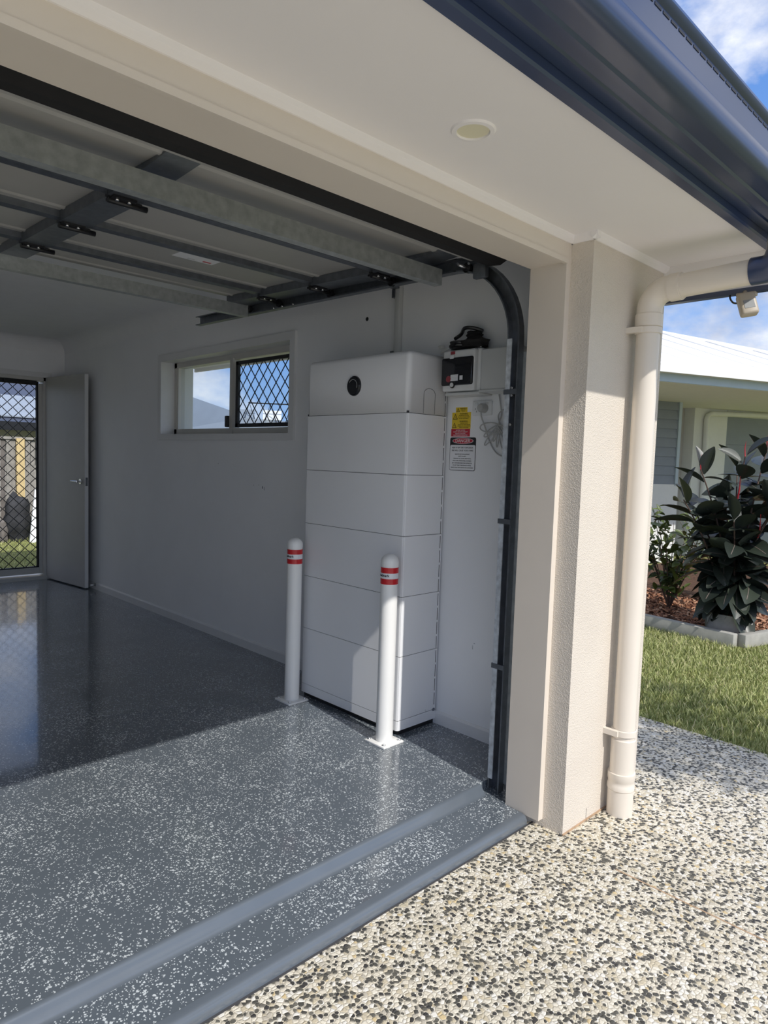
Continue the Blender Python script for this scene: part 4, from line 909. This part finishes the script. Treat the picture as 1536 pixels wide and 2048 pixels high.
# planter and rubber plant
pt = thing('planter', (3.60, -0.31, -0.045), 'square pale concrete planter at the corner of the bed', 'planter')
m = MB(); m.box(3.475, 3.735, -0.440, -0.180, -0.06, 0.115); m.build('block', MAT['concrete'], pt)
MB().box(3.495, 3.715, -0.420, -0.200, 0.1155, 0.12).build('soil', MAT['mulchsoil'], pt)

def leaf_mesh(name, L_, W_, bend, fold, mat, rib=None, n=7):
    vs = []; fs = []
    for i in range(n+1):
        t = i/n; wdt = W_*math.sin(math.pi*min(1, t*0.97+0.015))**0.75*(1-0.12*t); y = L_*t; z = -bend*L_*t*t
        up_ = fold*wdt
        vs += [(-wdt, y, z+up_), (-wdt*0.5, y, z+up_*0.4), (0, y, z), (wdt*0.5, y, z+up_*0.4), (wdt, y, z+up_)]
    for i in range(n):
        for j in range(4): fs.append((i*5+j, i*5+j+1, (i+1)*5+j+1, (i+1)*5+j))
    me = bpy.data.meshes.new(name); me.from_pydata(vs, [], fs); me.polygons.foreach_set('use_smooth', [True]*len(fs))
    me.materials.append(mat)
    if rib:
        bm = bmesh.new(); bm.from_mesh(me); me.materials.append(rib)
        for i in range(n-1):
            a, c_ = i/n, (i+1)/n; w0 = W_*0.035
            q = [bm.verts.new((-w0, L_*a, -bend*L_*a*a+0.0015)), bm.verts.new((w0, L_*a, -bend*L_*a*a+0.0015)), bm.verts.new((w0*0.8, L_*c_, -bend*L_*c_*c_+0.0015)), bm.verts.new((-w0*0.8, L_*c_, -bend*L_*c_*c_+0.0015))]
            f = bm.faces.new(q); f.material_index = 1
        bm.to_mesh(me); bm.free()
    return me
FL = [leaf_mesh('leaf', 0.265, 0.074, 0.10, 0.30, MAT['ficus'], MAT['ficusrib']), leaf_mesh('leaf', 0.25, 0.072, 0.32, 0.2, MAT['ficus'], MAT['ficusrib']), leaf_mesh('leaf', 0.20, 0.056, 0.05, 0.5, MAT['ficus'], MAT['ficusrib'])]
fic = thing('rubber_plant', (3.60, -0.31, 0.118), 'tall rubber plant with big dark glossy leaves and red sheaths', 'plant')
rr = random.Random(21)
def tipxy(r, d_): return (3.60+r*0.71+d_*0.70, -0.31-r*0.70+d_*0.71)
stems = [((3.60+0.05*math.cos(i*2.1), -0.31+0.05*math.sin(i*2.1)), tipxy(r, d_), h) for i, (r, d_, h) in enumerate([
    (-0.30, 0.05, 1.34), (0.02, -0.05, 1.46), (0.28, 0.10, 1.52), (0.14, 0.30, 1.36), (-0.46, -0.02, 1.08), (-0.12, -0.22, 0.92), (0.20, -0.22, 1.02), (0.42, -0.05, 1.20),
    (-0.30, 0.25, 1.05), (0.05, 0.28, 1.02), (0.52, 0.22, 1.40), (-0.05, -0.12, 0.66), (0.36, -0.20, 0.72)])]
def leaf_matrix(base, d, roll, sc):
    d = d.normalized(); x = d.cross(V3((0, 0, 1)))
    x = x.normalized() if x.length > 1e-3 else V3((1, 0, 0)); z = x.cross(d)
    R_ = Matrix((x, d, z)).transposed() @ Matrix.Rotation(roll, 3, 'Y'); m4 = (R_*sc).to_4x4(); m4.translation = base; return m4
for si, ((ax0, ay0), (bx0, by0), top) in enumerate(stems):
    P0 = V3((ax0, ay0, 0.115)); P1 = V3((bx0, by0, top)); mid = (P0+P1)/2+V3(((P0.x-P1.x)*0.25, (P0.y-P1.y)*0.25, 0.05))
    pth = [P0*(1-t)**2+mid*2*t*(1-t)+P1*t*t for t in np.linspace(0, 1, 10)]
    MB().tube(pth, [0.011-0.006*i/9 for i in range(10)], 7).build('stem', MAT['bark'], fic)
    if si in (0, 1, 2, 7, 10): MB().tube([P1, P1+V3((rr.uniform(-0.01, 0.01), rr.uniform(-0.01, 0.01), 0.07)), P1+V3((0, 0, 0.13))], [0.0045, 0.004, 0.0008], 7).build('sheath', MAT['redsheath'], fic)
    nl = 18; ph = rr.uniform(0, 6.28)
    for k in range(nl):
        t = 0.10+0.90*k/(nl-1); p = P0*(1-t)**2+mid*2*t*(1-t)+P1*t*t
        a = ph+k*2.4; el = math.radians(-38+(95 if t > 0.9 else 72)*t+rr.uniform(-24, 24))
        d_ = V3((math.cos(a)*math.cos(el), math.sin(a)*math.cos(el), math.sin(el)))
        place(FL[2] if t > 0.93 else rr.choice(FL[:2]), 'leaf', fic, leaf_matrix(p+d_*0.02, d_, rr.uniform(-0.8, 0.8), rr.uniform(0.9, 1.4)))
    for z in (0.45, 0.75):
        t = z*0.9; p = P0*(1-t)**2+mid*2*t*(1-t)+P1*t*t
    if si in (1, 6): 
        t = 0.72; p = P0*(1-t)**2+mid*2*t*(1-t)+P1*t*t; MB().tube([p, p+V3((-0.03, -0.02, 0.08)), p+V3((-0.035, -0.02, 0.20))], [0.007, 0.006, 0.001], 7).build('sheath', MAT['redsheath'], fic)

SL = [leaf_mesh('leaf', 0.075, 0.017, 0.2, 0.3, MAT['shrub'], n=4), leaf_mesh('leaf', 0.06, 0.015, 0.1, 0.4, MAT['shrub'], n=4)]
def shrub(x, y, h, rad, n, label, seed):
    r2 = random.Random(seed); t = thing('shrub', (x, y, -0.045), label, 'shrub', 'green shrubs in the garden bed')
    tips = []
    for i in range(14):
        a = r2.uniform(0, 6.28); q = r2.uniform(0.2, 1)**0.6*rad; tp = V3((x+math.cos(a)*q, y+math.sin(a)*q, -0.045+h*r2.uniform(0.55, 1.0))); b0 = V3((x, y, -0.045))
        mid = b0.lerp(tp, 0.5)+V3((0, 0, 0.06*h)); MB().tube([b0, mid, tp], [0.008, 0.005, 0.002], 5).build('stem', MAT['bark'], t); tips.append((b0, mid, tp))
    for i in range(n):
        b0, mid, tp = r2.choice(tips); s_ = r2.uniform(0.2, 1.0); p = b0*(1-s_)**2+mid*2*s_*(1-s_)+tp*s_*s_+V3((r2.uniform(-1, 1), r2.uniform(-1, 1), r2.uniform(-1, 1)))*0.07*rad/0.4
        a = r2.uniform(0, 6.28); el = r2.uniform(-0.3, 1.2); d_ = V3((math.cos(a)*math.cos(el), math.sin(a)*math.cos(el), math.sin(el)))
        place(r2.choice(SL), 'leaf', t, leaf_matrix(p, d_, r2.uniform(-0.6, 0.6), r2.uniform(1.4, 2.2)))
shrub(4.12, 0.42, 1.02, 0.40, 290, 'tallest leafy green shrub just behind the rubber plant', 3)
shrub(3.86, 1.20, 0.86, 0.32, 240, 'small leafy green shrub at the left end of the bed beside the downpipe', 8)
shrub(4.92, 0.30, 0.95, 0.40, 220, 'leafy green shrub further back, mostly hidden by the rubber plant', 5)

# ================================================================== neighbour's house on the right
ang = math.radians(113); en = V3((math.sin(ang), math.cos(ang), 0)); nn_ = V3((math.cos(ang), -math.sin(ang), 0)); ON = V3((5.5, 1.25, 0))
def LP(s_, d_, z): return ON+en*s_-nn_*d_+V3((0, 0, z))        # along the facade, depth behind the eave, height
def lbox(par, name, mat, s0, s1, d0, d1, z0, z1):
    m = MB(); vs = [LP(a, c_, z) for a in (s0, s1) for c_ in (d0, d1) for z in (z0, z1)]
    m.add(vs, [(0,1,3,2),(4,6,7,5),(0,4,5,1),(2,3,7,6),(0,2,6,4),(1,5,7,3)]); return m.build(name, mat, par)
nh = thing('neighbour_house', tuple(LP(2, 2, -0.13)), 'neighbouring pale house with white metal hip roof', 'house')
m = MB(); rv_ = [(-1.6, 0, 2.565), (7.2, 0, 2.565), (0.0, 5, 4.40), (-1.6, 5, 4.40), (7.2, 6.5, 3.0), (-1.6, 6.5, 3.0)]
top_ = [LP(*q) for q in rv_]; bot_ = [LP(q[0], q[1], q[2]-0.04) for q in rv_]
m.add(top_+bot_, [(0,1,2,3), (1,4,2), (2,4,5,3), (6,9,8,7), (7,8,10), (8,9,11,10), (0,6,7,1), (1,7,10,4)]); nroof = m.build('roof', MAT['whiteroof'], nh)
m = MB(); m.tube([LP(7.2, 0, 2.575), LP(0, 5, 4.41)], 0.035, 6); m.build('ridge_cap', MAT['whiteroof'], nroof)
for k in range(1, 20):
    s_ = -1.6+k*0.62
    if s_ < 6.9:
        dmax = min(5, (7.2-s_)/7.2*5); m = MB(); m.tube([LP(s_, 0.02, 2.572), LP(s_, dmax, 2.572+0.367*dmax)], 0.012, 4); m.build('roof_rib', MAT['whiteroof'], nroof)
lbox(nh, 'gutter', MAT['whiteroof'], -1.6, 7.25, -0.10, 0.01, 2.475, 2.57)
lbox(nh, 'fascia', MAT['nblue'], -1.6, 7.2, 0.01, 0.04, 2.38, 2.48)
lbox(nh, 'soffit', MAT['nwhite'], -1.6, 7.2, 0.03, 2.6, 2.375, 2.385)
lbox(nh, 'wall', MAT['nwhite'], -1.4, 2.16, 1.83, 2.1, -0.13, 1.10)
lbox(nh, 'wall', MAT['siding'], -1.4, 2.13, 1.86, 2.1, 1.10, 2.38)
for i in range(9):
    z = 1.10+i*0.1435
    m = MB(); vs = [LP(s_, d_, zz) for s_ in (-1.0, 2.085) for d_, zz in ((1.832, z), (1.851, z+0.146), (1.862, z+0.146), (1.862, z))]
    m.add(vs, [(0,1,2,3),(7,6,5,4),(0,4,5,1),(1,5,6,2),(2,6,7,3),(3,7,4,0)]); m.build('siding_board', MAT['siding'], nh)
lbox(nh, 'corner_trim', MAT['nblue'], 2.085, 2.14, 1.82, 1.87, 1.08, 2.38)
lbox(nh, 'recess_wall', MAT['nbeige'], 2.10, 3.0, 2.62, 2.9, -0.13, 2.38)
lbox(nh, 'wall', MAT['nwhite'], 2.985, 3.72, 2.4, 2.7, -0.13, 2.38)
lbox(nh, 'wall', MAT['nwhite'], 3.70, 8.0, 2.46, 2.75, -0.13, 2.38)
lbox(nh, 'header', MAT['nwhite'], 3.70, 8.0, 2.38, 2.47, 2.27, 2.38)
for i in range(5):
    z1_ = 2.27-i*0.477; lbox(nh, 'garage_panel', MAT['siding'], 3.72, 7.0, 2.44, 2.47, max(-0.12, z1_-0.472), z1_)
nd = MB(); nd.tube([LP(4.62, 2.28, 2.32), LP(3.29, 2.34, 2.29), LP(3.22, 2.35, 2.25), LP(3.20, 2.35, 2.20), LP(3.24, 2.35, -0.1)], 0.042, 12); nd.build('downpipe', MAT['nwhite'], nh)
nd = MB(); nd.tube([LP(4.62, 2.25, 2.345), LP(4.62, 1.0, 2.36)], 0.042, 10); nd.build('downpipe', MAT['nwhite'], nh)

# ================================================================== back yard seen through the rear door
FYd = 9.62
fn = thing('paling_fence', (0.6, FYd, -0.12), 'weathered grey timber paling fence across the back yard', 'fence')
pm = []
for k in range(2):
    m = MB().box(-0.034, 0.034, -0.008, 0.008, 0.0, 1.60).build('paling', MAT['fence' if k == 0 else 'fencedark'], fn); pm.append(m.data)
    for v in m.data.vertices: v.co += ORG[fn]
    bpy.data.objects.remove(m, do_unlink=True)
x = -1.6; k = 0; rr = random.Random(4)
while x < 3.4:
    m4 = Matrix.Translation((x, FYd+0.012*(k % 2)+rr.uniform(-0.004, 0.004), -0.12+rr.uniform(-0.012, 0.012))); place(pm[0 if rr.random() < 0.6 else 1], 'paling', fn, m4)
    x += rr.uniform(0.066, 0.082); k += 1
for z in (0.25, 1.35): MB().box(-1.6, 3.4, FYd+0.03, FYd+0.07, z, z+0.07).build('rail', MAT['fencedark'], fn)
MB().box(-1.6, 3.4, FYd-0.03, FYd+0.04, 1.475, 1.515).build('capping', MAT['fence'], fn)
MB().box(0.845, 0.955, FYd-0.075, FYd-0.025, -0.12, 1.49).build('post', MAT['timber'], fn)
MB().box(0.955, 0.965, FYd-0.07, FYd-0.03, -0.12, 1.49).build('post_edge', MAT['timber'], fn)
bn = thing('covered_heap', (0.7, 9.25, -0.12), 'black tarpaulin covered heap in front of the fence', 'covered heap')
lump(0.76, 9.28, 0.20, 0.19, 0.15, 0.46, 3).build('tarpaulin', MAT['darkbin'], bn)
lump(0.52, 9.2, 0.0, 0.09, 0.10, 0.22, 8).build('bag', MAT['fencedark'], bn)
m = MB(); m.add([(0.80, 8.80, -0.12), (1.20, 8.72, -0.12), (1.24, 9.02, 0.74), (0.96, 9.05, 0.72), (0.80, 8.83, -0.12), (1.20, 8.75, -0.12), (1.24, 9.05, 0.74), (0.96, 9.08, 0.72)], [(0,1,2,3),(7,6,5,4),(0,4,5,1),(1,5,6,2),(2,6,7,3),(3,7,4,0)])
tag(m.build('white_panel', MAT['plasticw']), 'white board leaning in the back yard beyond the screen door', 'board')
# houses behind the fence
hb = thing('rear_house', (2.2, 14, -0.12), 'dark roofed house behind the back fence', 'house')
MB().box(-6, 5.2, 13.3, 20, -0.12, 1.72).build('wall', MAT['nbeige'], hb)
MB().box(-6.4, 5.6, 12.6, 12.75, 1.69, 1.86).build('gutter', MAT['blackmetal'], hb)
m = MB(); m.add([(-6.4, 12.65, 1.85), (5.6, 12.65, 1.85), (5.6, 16.5, 3.2), (-6.4, 16.5, 3.2), (-6.4, 20.4, 1.85), (5.6, 20.4, 1.85)], [(0,1,2,3),(3,2,5,4),(0,3,4),(1,5,2)]); m.build('roof', MAT['darkroof'], hb)
m = MB(); m.add([(1.15, 12.9, 1.99), (5.2, 12.9, 1.99), (5.2, 14.3, 2.50), (1.9, 14.3, 2.50), (1.15, 12.9, 1.96), (5.2, 12.9, 1.96), (5.2, 14.3, 2.47), (1.9, 14.3, 2.47)], [(0,1,2,3),(7,6,5,4),(0,4,5,1),(1,5,6,2),(2,6,7,3),(3,7,4,0)]); m.build('pale_roof_sheet', MAT['greyroof'], hb)
hs = thing('side_house', (8.8, 18, -0.12), 'grey roofed house seen through the clear half of the side window', 'house')
MB().prism([(8.25, 12.7), (11.0, 16.9), (9.6, 24.0), (6.8, 23.6)], 'z', -0.12, 1.95).build('wall', MAT['nwhite'], hs)
m = MB(); m.add([(8.0, 11.8, 1.95), (11.7, 17.3, 1.95), (10.2, 25.5, 1.95), (6.0, 25, 1.95), (8.0, 20.5, 3.82), (8.9, 21.8, 3.82)], [(0,1,5,4),(1,2,5),(2,3,4,5),(3,0,4),(3,2,1,0)]); m.build('roof', MAT['greyroof'], hs)
hr = thing('shed', (6.0, 10.1, -0.12), 'low metal roofed shed with panel racks seen through the screened half of the window', 'shed')
MB().box(4.7, 7.3, 9.1, 11.2, -0.12, 1.78).build('wall', MAT['nbeige'], hr)
m = MB(); m.add([(4.4, 8.8, 1.80), (7.5, 8.8, 1.80), (7.5, 11.5, 1.80), (4.4, 11.5, 1.80), (5.4, 10.1, 2.12), (6.6, 10.1, 2.12)], [(0,1,5,4),(1,2,5),(2,3,4,5),(3,0,4),(3,2,1,0)]); m.build('roof', MAT['galv'], hr)
for i in range(5):
    x = 5.5+i*0.36; y = 10.32-i*0.26
    m = MB(); m.tube([(x, y, 1.95), (x+0.12, y-0.08, 2.46), (x+0.26, y-0.18, 1.95)], 0.014, 5); m.build('rack_leg', MAT['blackmetal'], hr)
MB().tube([(5.6, 10.25, 2.46), (7.2, 9.12, 2.46)], 0.014, 5).build('rack_rail', MAT['blackmetal'], hr)
for i in range(4):
    x = 5.65+i*0.46; y = 10.42-i*0.33; MB().obox((x, y, 2.22), (0.8, -0.57, 0), (0.45, 0.63, 0.63), (-0.36, -0.5, 0.78), 0.20, 0.17, 0.012).build('panel', MAT['whiteroof'] if i % 2 else MAT['greyroof'], hr)

# ================================================================== street tree that throws the dappled shade on the driveway
stt = thing('street_tree', (0.95, -5.6, -0.12), 'street tree shading the right of the driveway', 'tree')
MB().tube([(0.95, -5.6, -0.12), (0.93, -5.55, 1.2), (0.85, -5.2, 2.4), (0.75, -4.6, 3.25)], [0.06, 0.05, 0.04, 0.02], 8).build('trunk', MAT['bark'], stt)
vs = []; fs = []; rr = random.Random(11)
cl = [(0.35, -4.3, 3.2, 0.33), (0.65, -4.0, 3.3, 0.38), (0.95, -4.5, 3.2, 0.45), (0.55, -4.75, 3.4, 0.33), (1.15, -3.95, 3.1, 0.42), (0.32, -5.05, 3.1, 0.28), (0.75, -5.1, 3.5, 0.3)]
for i in range(1700):
    cx, cy, cz, R_ = rr.choice(cl); u = V3((rr.gauss(0, 1), rr.gauss(0, 1), rr.gauss(0, 0.8))).normalized()*R_*rr.random()**0.4
    p = V3((cx, cy, cz))+u; a = V3((rr.gauss(0, 1), rr.gauss(0, 1), rr.gauss(0, 1))).normalized(); b_ = a.orthogonal().normalized(); k = len(vs)
    vs += [tuple(p-a*0.05), tuple(p+b_*0.022), tuple(p+a*0.05), tuple(p-b_*0.022)]; fs.append((k, k+1, k+2, k+3))
me = bpy.data.meshes.new('crown'); me.from_pydata([tuple(V3(v)-ORG[stt]) for v in vs], [], fs); me.materials.append(MAT['shrub'])
o = bpy.data.objects.new('crown', me); COL.objects.link(o); o.parent = stt; o['kind'] = 'stuff'
